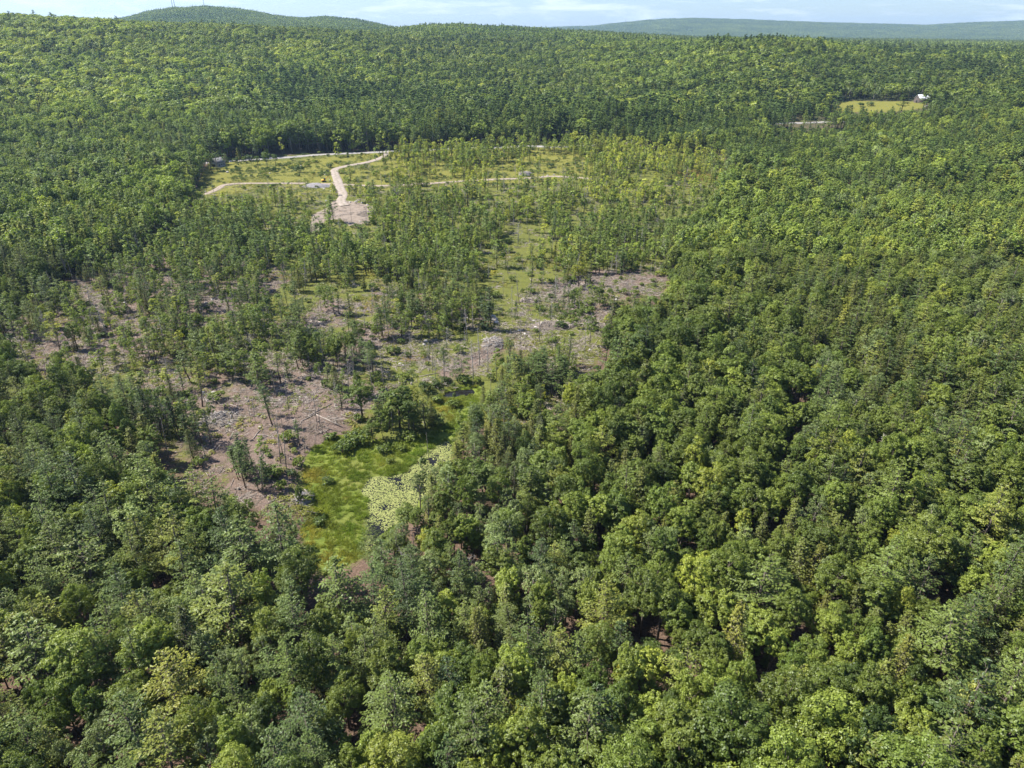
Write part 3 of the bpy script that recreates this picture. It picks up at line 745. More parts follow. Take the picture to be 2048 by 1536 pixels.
def ribbon(name, pts, w, m, lift):
    d = np.gradient(pts, axis=0); d /= np.linalg.norm(d, axis=1, keepdims=True)
    nrm = np.stack([-d[:, 1], d[:, 0]], 1)
    offs = np.array([-1, -.78, -.5, -.25, 0, .25, .5, .78, 1])
    n = len(pts)
    wv = w / 2 * (1 + .12 * (vnoise(np.arange(n) / 5, np.zeros(n), 3) - .5))
    XY = pts[:, None] + nrm[:, None] * (offs[None, :, None] * wv[:, None, None])
    Z = GH(XY[..., 0], XY[..., 1]) + lift
    Z[:, [0, -1]] -= lift * .8
    V = np.concatenate([XY, Z[..., None]], -1).reshape(-1, 3)
    i = np.arange(n - 1)[:, None] * 9; j = np.arange(8)[None]
    q = np.stack([i + j, i + j + 1, i + 9 + j + 1, i + 9 + j], -1).reshape(-1, 4)
    me = mesh_of(name, V, q, None, [m], smooth=True)
    at = me.attributes.new('across', 'FLOAT', 'POINT'); at.data.foreach_set('value', np.tile(offs, n).astype(np.float32))
    o = bpy.data.objects.new(name, me); COL.objects.link(o)
    o['kind'] = 'structure'
ribbon('road', ROADW['main'], 7.5, M_ROAD, .45)
ribbon('gravel_driveway', ROADW['drive'], 6.5, M_DRIVE, .38)
ribbon('dirt_track', ROADW['track'], 5.0, M_TRACK, .30)

# pond water
def build_water():
    m, t = mat('pond_water')
    p = N(t, 'ShaderNodeBsdfPrincipled'); p.inputs['Base Color'].default_value = (.012, .012, .012, 1); p.inputs['Roughness'].default_value = .12; p.inputs['IOR'].default_value = 1.33; p.inputs['Specular IOR Level'].default_value = .3
    nz = N(t, 'ShaderNodeTexNoise'); nz.inputs['Scale'].default_value = 1.5
    geo = N(t, 'ShaderNodeNewGeometry'); t.links.new(geo.outputs['Position'], nz.inputs['Vector'])
    bp = N(t, 'ShaderNodeBump'); bp.inputs['Strength'].default_value = .08
    t.links.new(nz.outputs['Fac'], bp.inputs['Height']); t.links.new(bp.outputs['Normal'], p.inputs['Normal'])
    o = N(t, 'ShaderNodeOutputMaterial'); t.links.new(p.outputs[0], o.inputs['Surface'])
    for key in ('pond', 'pool'):
        pl = W[key]; c = pl.mean(0); pl = c + (pl - c) * 1.12
        V = [(a, b, WATER_Z) for a, b in pl] + [(c[0], c[1], WATER_Z)]
        n = len(pl)
        T = [(i, (i + 1) % n, n) for i in range(n)]
        ar = sum(pl[i][0] * pl[(i + 1) % n][1] - pl[(i + 1) % n][0] * pl[i][1] for i in range(n))
        if ar < 0: T = [(b, a, k) for a, b, k in T]
        ob = bpy.data.objects.new('pond_water' if key == 'pond' else 'pool_water', mesh_of('water', V, None, T, [m])); COL.objects.link(ob)
        ob['kind'] = 'structure'
build_water()

# ------------------------------------------------------------------ scattering
SHELF = {}
def shelf(key, meshes):
    """a collection outside the scene that holds the shapes a scattered mass is made of"""
    c = bpy.data.collections.new('shapes_' + key)
    for i, me in enumerate(meshes):
        o = bpy.data.objects.new('%s_shape_%03d' % (key, i), me)
        c.objects.link(o)
    return c
def scatter(name, label, coll, pos, rot, scl, idx, tone, lum):
    n = len(pos)
    if not n:
        return
    me = bpy.data.meshes.new(name)
    me.vertices.add(n); me.vertices.foreach_set('co', np.asarray(pos, np.float32).ravel())
    for nm, ty, v in (('rot', 'FLOAT_VECTOR', rot), ('scl', 'FLOAT_VECTOR', scl)):
        a = me.attributes.new(nm, ty, 'POINT'); a.data.foreach_set('vector', np.asarray(v, np.float32).ravel())
    a = me.attributes.new('idx', 'INT', 'POINT'); a.data.foreach_set('value', np.asarray(idx, np.int32))
    for nm, v in (('tone', tone), ('lum', lum)):
        a = me.attributes.new(nm, 'FLOAT', 'POINT'); a.data.foreach_set('value', np.asarray(v, np.float32))
    o = bpy.data.objects.new(name, me); COL.objects.link(o)
    o['kind'] = 'stuff'; o['label'] = label
    g = bpy.data.node_groups.new('scatter_' + name, 'GeometryNodeTree')
    g.interface.new_socket('Geometry', in_out='INPUT', socket_type='NodeSocketGeometry')
    g.interface.new_socket('Geometry', in_out='OUTPUT', socket_type='NodeSocketGeometry')
    gi, go = g.nodes.new('NodeGroupInput'), g.nodes.new('NodeGroupOutput')
    ip = g.nodes.new('GeometryNodeInstanceOnPoints')
    ci = g.nodes.new('GeometryNodeCollectionInfo')
    ci.inputs['Collection'].default_value = coll
    ci.inputs['Separate Children'].default_value = True
    ci.inputs['Reset Children'].default_value = True
    ip.inputs['Pick Instance'].default_value = True
    def na(nm, ty):
        a = g.nodes.new('GeometryNodeInputNamedAttribute'); a.data_type = ty; a.inputs['Name'].default_value = nm
        return a.outputs['Attribute']
    e = g.nodes.new('FunctionNodeEulerToRotation')
    l = g.links.new
    l(gi.outputs[0], ip.inputs['Points']); l(ci.outputs[0], ip.inputs['Instance'])
    l(na('idx', 'INT'), ip.inputs['Instance Index'])
    l(na('rot', 'FLOAT_VECTOR'), e.inputs[0]); l(e.outputs[0], ip.inputs['Rotation'])
    l(na('scl', 'FLOAT_VECTOR'), ip.inputs['Scale'])
    l(ip.outputs[0], go.inputs[0])
    md = o.modifiers.new('scatter', 'NODES'); md.node_group = g
    return o

# ------------------------------------------------------------------ where the trees stand
def occluded(x, y, ztop, margin):
    """hidden behind the hills even from a few steps aside: its top lies well under the sight line over the crest before it"""
    hid = np.zeros(len(x), bool)
    mx_ = np.full(len(x), -1e9)
    for s in np.linspace(.12, .97, 26):
        xs, ys = x * s, y * s
        g = terrain(xs, ys) + 8
        mx_ = np.maximum(mx_, (g - CAM_H) / np.maximum(ys, 1))
    return ((ztop - CAM_H) / y) < mx_ - margin / y

def jgrid(y0, y1, sp, umax=.80, seed=1):
    r = np.random.default_rng(seed)
    xm = umax * y1 + 40
    xs = np.arange(-xm, xm, sp); ys = np.arange(y0, y1, sp * .87)
    X, Y = np.meshgrid(xs, ys)
    X = X + (np.arange(len(ys)) % 2)[:, None] * sp / 2
    X = (X + r.uniform(-.36, .36, X.shape) * sp).ravel(); Y = (Y + r.uniform(-.36, .36, Y.shape) * sp).ravel()
    lim = umax * np.maximum(Y, 0) + 35 + 25 * (Y < 150)
    w = np.abs(X) < lim
    return X[w], Y[w]

T = []     # arrays: kind, x, y, height, tone, lum
def put(kind, x, y, h, tone, lum=None, wide=None, hand=False):
    n = len(x)
    T.append(dict(kind=kind, x=np.asarray(x, float), y=np.asarray(y, float), h=np.broadcast_to(np.asarray(h, float), n).copy(),
                  tone=np.broadcast_to(np.asarray(tone, float), n).copy(), lum=np.ones(n) if lum is None else np.broadcast_to(np.asarray(lum, float), n).copy(),
                  wide=np.ones(n) if wide is None else np.broadcast_to(np.asarray(wide, float), n).copy(), hand=np.full(n, hand)))

# trees placed one by one: kind, column and row of the crown's top in the photo, height, tone, width
HAND = [
    ('pine_tree', 470, 1030, 20, 0.54, 1.32), ('pine_tree', 548, 1015, 19, 0.47, 1.26), ('pine_tree', 432, 1135, 20, 0.74, 1.38), ('pine_tree', 662, 1103, 19, 0.5700000000000001, 1.38),
    ('pine_tree', 352, 1080, 17, .5, 1.0), ('pine_tree', 140, 1060, 18, 0.67, 1.32), ('pine_tree', 215, 1130, 17, .4, .9), ('pine_tree', 28, 1215, 20, 0.62, 1.32), ('pine_tree', 188, 1185, 16, .6, 1.),
    ('pine_tree', 322, 1305, 17, 0.86, 1.2), ('pine_tree', 245, 1395, 18, .5, 1.1), ('pine_tree', 598, 1370, 16, .3, 1.1), ('pine_tree', 735, 1115, 18, .35, 1.0), ('pine_tree', 60, 960, 19, .5, 1.),
    ('pine_tree', 1545, 1112, 18, 0.62, 1.32), ('pine_tree', 1925, 1215, 18, 0.62, 1.32), ('pine_tree', 1210, 1165, 17, .8, 1.0), ('pine_tree', 780, 1345, 17, .6, 1.1), ('pine_tree', 850, 1190, 16, .55, 1.1),
    ('pine_tree', 1785, 535, 20, .6, 1.2), ('pine_tree', 1850, 545, 19, .35, 1.), ('pine_tree', 1395, 600, 19, .7, 1.1), ('pine_tree', 1690, 650, 18, .6, 1.1), ('pine_tree', 1560, 1440, 15, .6, 1.1),
    ('pine_tree', 1450, 590, 19, .5, 1.0), ('pine_tree', 1965, 800, 17, .6, 1.), ('pine_tree', 1650, 760, 17, .5, 1.), ('pine_tree', 150, 800, 17, .5, 1.), ('pine_tree', 215, 850, 17, .45, 1.),
    ('broadleaf_tree', 792, 768, 14, .26, 1.45), ('broadleaf_tree', 812, 800, 11, .22, 1.3), ('broadleaf_tree', 775, 805, 9, .3, 1.4), ('broadleaf_tree', 717, 763, 12, .35, 1.5), ('broadleaf_tree', 742, 843, 7, .35, 1.4), ('broadleaf_tree', 908, 785, 3.2, .3, .9), ('broadleaf_tree', 595, 960, 9, .3, .8),
    ('broadleaf_tree', 1275, 1040, 13, .78, 1.0), ('broadleaf_tree', 1250, 1310, 12, .95, .8), ('broadleaf_tree', 1440, 1180, 14, .72, 1.2), ('broadleaf_tree', 1050, 1395, 12, .85, 1.),
    ('broadleaf_tree', 1210, 1480, 14, .5, 1.2), ('broadleaf_tree', 1820, 1420, 14, .72, 1.2), ('broadleaf_tree', 1900, 960, 14, .78, 1.1), ('broadleaf_tree', 1770, 1160, 14, .45, 1.1),
    ('broadleaf_tree', 1480, 710, 15, .4, 1.2), ('broadleaf_tree', 1430, 790, 15, .55, 1.2), ('broadleaf_tree', 1600, 800, 15, .55, 1.2), ('broadleaf_tree', 1700, 700, 16, .5, 1.2),
    ('aspen_tree', 1020, 672, 12, .55, .9), ('aspen_tree', 885, 690, 12, .25, .8), ('aspen_tree', 1003, 765, 11, .4, .9), ('aspen_tree', 985, 815, 12, .4, 1.), ('aspen_tree', 1030, 840, 10, .5, 1.), ('aspen_tree', 835, 940, 12, .2, .8),
    ('aspen_tree', 868, 935, 11, .5, 1.), ('aspen_tree', 855, 985, 10, .6, 1.), ('broadleaf_tree', 830, 1015, 9, .4, .9), ('aspen_tree', 790, 1062, 9, .5, 1.), ('aspen_tree', 900, 915, 11, .45, 1.), ('aspen_tree', 855, 1100, 12, .7, 1.2), ('aspen_tree', 800, 1035, 11, .5, 1.0), ('aspen_tree', 950, 880, 11, .5, 1.), ('aspen_tree', 740, 700, 10, .4, .8), ('aspen_tree', 700, 690, 12, .35, .9), ('aspen_tree', 1735, 1010, 13, .8, .9),
    ('slender_pine', 966, 562, 19, .1, 1.1), ('slender_pine', 982, 568, 18, .1, 1.1), ('slender_pine', 974, 575, 17, .15, 1.0), ('slender_pine', 1065, 695, 12, .3, 1.2), ('slender_pine', 1085, 705, 12, .25, 1.2), ('slender_pine', 1120, 690, 12, .3, 1.2),
    ('slender_pine', 1050, 720, 11, .3, 1.2), ('slender_pine', 1105, 725, 12, .2, 1.2), ('slender_pine', 1135, 665, 12, .45, 1.2), ('slender_pine', 530, 770, 13, .3, 1.1), ('slender_pine', 525, 750, 13, .35, .9),
    ('slender_pine', 470, 853, 15, .35, 1.4), ('slender_pine', 512, 885, 13, .4, 1.0), ('slender_pine', 590, 840, 8, .45, 1.1), ('slender_leafy_tree', 845, 930, 12, .15, 1.0),
    ('slender_pine', 620, 640, 12, .4, 1.3), ('slender_pine', 640, 655, 12, .5, 1.3), ('slender_pine', 665, 650, 12, .4, 1.3), ('slender_pine', 700, 640, 13, .4, 1.3), ('slender_pine', 720, 660, 13, .3, 1.2), ('slender_pine', 580, 600, 12, .3, 1.5),
    ('slender_pine', 870, 570, 13, .4, 1.3), ('slender_pine', 885, 580, 12, .5, 1.3), ('slender_pine', 900, 600, 11, .45, 1.2), ('slender_pine', 800, 585, 11, .35, 1.2), ('slender_pine', 820, 600, 11, .4, 1.2), ('slender_pine', 770, 595, 10, .4, 1.1),
    ('aspen_tree', 428, 303, 13, .3, 1.3), ('aspen_tree', 447, 306, 12, .3, 1.3), ('broadleaf_tree', 415, 305, 14, .2, 1.2), ('broadleaf_tree', 512, 308, 11, .2, 1.2), ('broadleaf_tree', 530, 303, 13, .25, 1.2), ('broadleaf_tree', 548, 306, 10, .2, 1.2), ('pine_tree', 505, 262, 24, .1, .8),
    ('broadleaf_tree', 835, 284, 11, .7, 1.), ('broadleaf_tree', 850, 282, 12, .8, 1.), ('broadleaf_tree', 925, 275, 13, .5, 1.), ('broadleaf_tree', 1005, 272, 13, .6, 1.), ('broadleaf_tree', 1020, 270, 14, .6, 1.), ('broadleaf_tree', 1068, 266, 15, .5, 1.), ('broadleaf_tree', 1150, 262, 17, .9, 1.), ('broadleaf_tree', 1166, 270, 15, .8, 1.), ('broadleaf_tree', 1135, 268, 15, .4, 1.),
    ('dead_tree', 1770, 880, 10, .5, 1.3), ('dead_tree', 1411, 1262, 8, .5, .9), ('dead_tree', 798, 1085, 9, .5, .8), ('dead_tree', 1560, 1180, 8, .5, .8), ('dead_tree', 945, 690, 12, .5, .8), ('dead_tree', 958, 665, 12, .5, .8),
    ('dead_tree', 975, 690, 10, .5, .8), ('dead_tree', 938, 1108, 7, .5, 1.0), ('dead_tree', 1205, 1105, 7, .5, .9), ('dead_tree', 1895, 490, 10, .5, 1.3), ('dead_tree', 1255, 1290, 7, .5, .9), ('dead_tree', 1530, 1380, 6, .5, 1.),
    ('dead_tree', 745, 1185, 7, .5, 1.), ('dead_tree', 560, 1060, 9, .5, .9), ('dead_tree', 1375, 650, 12, .5, 1.1), ('dead_tree', 1640, 470, 13, .5, 1.0), ('dead_tree', 1680, 480, 12, .5, 1.1), ('dead_tree', 1490, 1360, 6, .5, .9),
    ('dead_tree', 1990, 500, 9, .5, .9), ('dead_tree', 690, 715, 11, .5, .7), ('dead_tree', 710, 760, 9, .5, .7),
    ('bare_trunk', 545, 840, 13, .5, 1.), ('bare_trunk', 557, 850, 13, .5, 1.), ('bare_trunk', 625, 862, 5, .5, 1.6), ('bare_trunk', 552, 830, 12, .5, .8), ('bare_trunk', 622, 770, 12, .5, 1.), ('bare_trunk', 630, 785, 11, .5, 1.),
    ('bare_trunk', 855, 870, 9, .5, 1.), ('bare_trunk', 890, 915, 8, .5, .9), ('bare_trunk', 945, 725, 9, .5, 1.4), ('bare_trunk', 1018, 695, 12, .5, .8), ('bare_trunk', 1000, 700, 10, .5, 1.), ('bare_trunk', 855, 650, 13, .5, 1.1),
    ('bare_trunk', 862, 690, 10, .5, .9), ('bare_trunk', 455, 780, 10, .5, 1.), ('bare_trunk', 605, 880, 5, .5, 1.2), ('bare_trunk', 1032, 590, 10, .5, .8), ('bare_trunk', 1062, 555, 9, .5, .8), ('bare_trunk', 1085, 540, 10, .5, .8),
    ('bare_trunk', 828, 1060, 10, .5, 1.), ('bare_trunk', 1003, 960, 9, .5, .9), ('bare_trunk', 1025, 965, 9, .5, .9), ('bare_trunk', 70, 690, 11, .5, 1.), ('bare_trunk', 40, 680, 11, .5, .9), ('bare_trunk', 45, 640, 11, .5, .9),
]
# close clumps of trees on the cleared land: middle and half size in the photo, how many
for (cx, cy_, rx, ry, n_, kinds) in [(640, 662, 62, 22, 26, 'SLB'), (600, 640, 35, 20, 7, 'SL'), (870, 590, 45, 22, 11, 'SL'), (790, 612, 40, 14, 7, 'SL'), (1085, 712, 50, 22, 10, 'S'), (585, 600, 22, 18, 5, 'SL'), (540, 700, 60, 20, 8, 'SL'),
                                     (430, 700, 90, 30, 12, 'SL'), (700, 500, 160, 35, 18, 'SLB'), (880, 500, 60, 30, 9, 'SL'), (1050, 770, 40, 25, 8, 'LA'), (1000, 800, 30, 25, 5, 'LA'), (1190, 560, 60, 12, 7, 'L'), (1170, 620, 16, 16, 3, 'L'), (360, 640, 60, 25, 8, 'SL')]:
    for q_ in range(n_):
        a_, b_ = random.uniform(0, 6.28), math.sqrt(random.random())
        kk = {'S': 'slender_pine', 'L': 'slender_leafy_tree', 'B': 'broadleaf_tree', 'A': 'aspen_tree'}[random.choice(kinds)]
        HAND.append((kk, cx + math.cos(a_) * b_ * rx, cy_ + math.sin(a_) * b_ * ry, random.uniform(9, 13), random.uniform(.25, .65), random.uniform(1.1, 1.7) if kk[0] == 's' else random.uniform(.65, .9)))
# stems left in a row at the near edge of the slash, crowns only at the tip
for k in range(26):
    HAND.append(('slender_pine' if k % 3 else 'slender_leafy_tree', 268 + k * 9.3 % 140 + random.uniform(-6, 6), 775 + 16 * random.random() + (268 + k * 9.3 % 140 - 268) * .12, random.uniform(11.5, 14.5), random.uniform(.15, .45), random.uniform(.75, 1.0)))
for k in range(10):
    HAND.append(('slender_pine', 470 + random.uniform(-30, 45), 880 + random.uniform(-15, 30), random.uniform(9, 13), random.uniform(.2, .5), random.uniform(.7, 1.1)))
for k in range(16):      # the single thin stems on the green slope
    HAND.append((['bare_trunk', 'slender_pine', 'slender_leafy_tree'][k % 3], 1000 + random.uniform(0, 140), 545 + random.uniform(-5, 70), random.uniform(9, 12), random.uniform(.1, .5), random.uniform(.5, .8)))
hand = []
for (k, px, py, h, tone, wd) in HAND:
    x, y, z = P(px, py, h)
    hand.append((k, x, y, h, tone, wd))
HX = np.array([[a[1], a[2]] for a in hand])
for (k, x, y, h, tone, wd) in hand:
    put(k, [x], [y], [h], [tone], wide=[wd], hand=True)
for k in range(14):      # conifers on the knoll's top, standing above the leafy crowns
    y = 1262 + random.uniform(-20, 20); x = bearing(1425 + k * 11 + random.uniform(-3, 3), 79) * y
    put('pine_tree', [x], [y], [random.uniform(19, 25)], [.05], lum=[.75], wide=[1.2])

# ground the photo shows between the crowns: column, row, half width, half height (pixels)
GAPS = [(560, 815, 125, 62), (640, 655, 42, 26), (592, 692, 45, 24), (552, 553, 26, 20), (420, 606, 26, 14), (245, 612, 24, 10), (60, 700, 50, 12), (290, 768, 34, 13), (370, 940, 34, 22), (830, 700, 80, 24),
        (760, 640, 40, 16), (1010, 560, 55, 24), (1085, 600, 85, 32), (1060, 650, 95, 26), (1190, 695, 34, 40), (1310, 565, 34, 36), (1230, 572, 48, 14), (1150, 640, 60, 18), (920, 730, 60, 14), (700, 425, 40, 24), (1040, 470, 44, 20),
        (1335, 425, 34, 8), (900, 775, 60, 16), (950, 690, 40, 20), (440, 790, 50, 30), (700, 610, 30, 16), (1170, 720, 25, 25), (880, 345, 40, 10), (1010, 335, 30, 9), (1130, 330, 50, 14), (990, 520, 40, 18), (740, 345, 45, 14),
        (470, 365, 70, 18), (560, 345, 110, 20), (640, 385, 36, 10), (1600, 1265, 30, 28), (1885, 1155, 34, 20), (1620, 1140, 22, 10), (1380, 1090, 22, 10), (1225, 1080, 14, 12), (1595, 790, 20, 18), (560, 985, 40, 30), (500, 930, 40, 20), (385, 890, 80, 30), (470, 955, 60, 26), (545, 1000, 40, 30),
        (780, 745, 40, 12), (1100, 550, 30, 12), (180, 590, 22, 10), (330, 560, 25, 10), (1615, 249, 82, 9), (1750, 211, 95, 10), (1843, 203, 24, 9), (1893, 205, 9, 4), (1040, 359, 75, 5), (1195, 291, 12, 5), (1100, 294, 40, 5), (640, 309, 130, 4), (730, 565, 30, 14), (640, 540, 20, 10), (120, 640, 18, 8), (1115, 800, 26, 26)]
def gap_hit(x, y, h, s=1.0):
    px, py, dep = proj(x, y, GH(x, y) + h * .72)
    px2, py2, dep = proj(x, y, GH(x, y) + h * .97)
    bx, by, _ = proj(x, y, GH(x, y))
    r = FX / dep * 1.6
    hit = np.zeros(len(x), bool)
    for (gx, gy, gw, gh) in GAPS:
        hit |= ((px - gx) / (gw + r * s)) ** 2 + ((py - gy) / (gh + r * s)) ** 2 < 1
        hit |= ((px2 - gx) / gw) ** 2 + ((py2 - gy) / gh) ** 2 < 1
        hit |= ((bx - gx) / gw) ** 2 + ((by - gy) / gh) ** 2 < .8
    return hit
def road_hit(x, y, extra=2.5):
    d = np.full(len(x), 1e9)
    w = (y > 300) & (y < 1300)
    for k, p in ROADW.items():
        q = p[::3]
        d[w] = np.minimum(d[w], edge_dist(q, x[w], y[w], False))
    return d < 3.5 + extra
def hand_hit(x, y, rad=3.2):
    hit = np.zeros(len(x), bool)
    for (k_, hx, hy, h_, t_, w_) in hand:
        q = rad + (2.2 * w_ if k_ == 'pine_tree' else .6 if k_ == 'dead_tree' else 0)
        hit |= (x - hx) ** 2 + (y - hy) ** 2 < q * q
    return hit

def forest(y0, y1, sp, seed):
    X, Y = jgrid(y0, y1, sp, seed=seed)
    r = np.random.default_rng(seed + 100)
    h = np.interp(fbm(X / 45, Y / 45, 21, 3), [.3, .7], [11.5, 16.5]) * r.uniform(.76, 1.2, len(X))
    G = GH(X, Y)
    bx, by, _ = proj(X, Y, G); tx, ty, _ = proj(X, Y, G + h * .8)
    zc = np.array(Z_CLEAR, float)
    ok = ~(inside(zc, bx, by) | inside(np.array(Z_SEE, float), tx, ty))
    zm = np.array(Z_MEADOW, float)
    ok &= ~inside(zm, bx, by)
    ok &= ~road_hit(X, Y) & ~gap_hit(X, Y, h, .6)
    if y0 < 700: ok &= ~hand_hit(X, Y)
    if y1 > 900: ok &= ~occluded(X, Y, G + h, 25)
    X, Y, h, px, py = X[ok], Y[ok], h[ok], bx[ok], by[ok]
    h = h * (1 + .38 * np.exp(-((py - 283 + (px - 900) * .03) / 26) ** 2) * sstep(380, 430, px) * sstep(1500, 1400, px))
    n = len(X)
    mixn = fbm(X / 60, Y / 60, 41, 3) + r.normal(0, .10, n)
    left = sstep(1300, 500, px) * sstep(420, 620, py)          # more pines in the lower left
    con = .15 + .12 * left
    # stands of dark conifers in the distance and by the road
    for (a, b, c, d, s) in [(980, 260, 420, 50, .75), (560, 170, 180, 35, .5), (1750, 330, 300, 120, .22), (1600, 240, 80, 35, .5), (420, 300, 90, 40, .3), (1950, 160, 200, 80, .3), (700, 190, 200, 50, .35), (1500, 75, 110, 10, .5), (1250, 300, 200, 60, .4)]:
        con = con + s * np.exp(-((px - a) / c) ** 2 - ((py - b) / d) ** 2)
    lefthill = sstep(900, 300, px) * sstep(330, 240, py)
    con = con * (1 - .6 * lefthill)
    u = r.random(n)
    pn = con * (.5 + 1.2 * (mixn > .5))
    isP = u < pn
    isH = ~isP & (r.random(n) < np.clip(.10 + .9 * (fbm(X / 38, Y / 38, 61, 3) - .52) * 3, .04, .6))
    isA = ~isP & ~isH & (r.random(n) < np.clip(.06 + (fbm(X / 50, Y / 50, 81, 2) - .55) * 2.2, .03, .6))
    isB = ~(isP | isH | isA)
    base_tone = .49 + .36 * (fbm(X / 55, Y / 55, 91, 3) - .5) + (.12 * lefthill)
    big_st = fbm(X / 170, Y / 170, 95, 3) - .5
    base_tone = base_tone + .45 * big_st * sstep(400, 900, Y)
    tone = np.clip(base_tone + r.normal(0, .16, n), .03, .84)
    lum = r.uniform(.74, 1.3, n) * (1 + .10 * lefthill + .4 * (fbm(X / 240, Y / 240, 96, 2) - .5) * sstep(400, 900, Y))
    put('broadleaf_tree', X[isB], Y[isB], h[isB], tone[isB], lum[isB], r.uniform(.74, 1.38, isB.sum()) * (1.06 if sp > 8 else (sp / 4.9) ** .8))
    put('aspen_tree', X[isA], Y[isA], h[isA] * .97, np.clip(tone[isA] + .05, 0, 1), lum[isA], r.uniform(.9, 1.25, isA.sum()) * (sp / 4.9) ** .8)
    put('pine_tree', X[isP], Y[isP], h[isP] * r.uniform(1.05, 1.35, isP.sum()), np.clip(r.normal(.58, .2, isP.sum()) - .25 * sstep(500, 300, py[isP]), 0, .80), lum[isP], r.uniform(.9, 1.25, isP.sum()) * (sp / 5.0) ** .8)
    put('hemlock_tree', X[isH], Y[isH], h[isH] * r.uniform(.85, 1.05, isH.sum()), np.clip(r.normal(.42, .16, isH.sum()), 0, .78), lum[isH], r.uniform(.9, 1.2, isH.sum()) * (sp / 4.9) ** .8)
forest(25, 420, 4.25, 1)
forest(420, 800, 5.9, 2)
forest(800, 1900, 8.8, 3)
def understory():
    X, Y = jgrid(40, 420, 4.3, seed=71)
    r = np.random.default_rng(72)
    bx, by, _ = proj(X, Y, 0 * X)
    h = r.uniform(3.5, 7.5, len(X))
    ok = ~inside(np.array(Z_CLEAR, float), bx, by) & (r.random(len(X)) < .55) & ~gap_hit(X, Y, h, .2) & ~(sdist(W['marsh'], X, Y) > -2)
    X, Y, h = X[ok], Y[ok], h[ok]; n = len(X)
    b = r.random(n) < .7
    put('broadleaf_tree', X[b], Y[b], h[b], np.clip(r.normal(.5, .15, b.sum()), 0, .9), None, r.uniform(1.3, 1.9, b.sum()))
    b = ~b
    put('hemlock_tree', X[b], Y[b], h[b], np.clip(r.normal(.5, .15, b.sum()), 0, .9), None, r.uniform(1.0, 1.4, b.sum()))
understory()

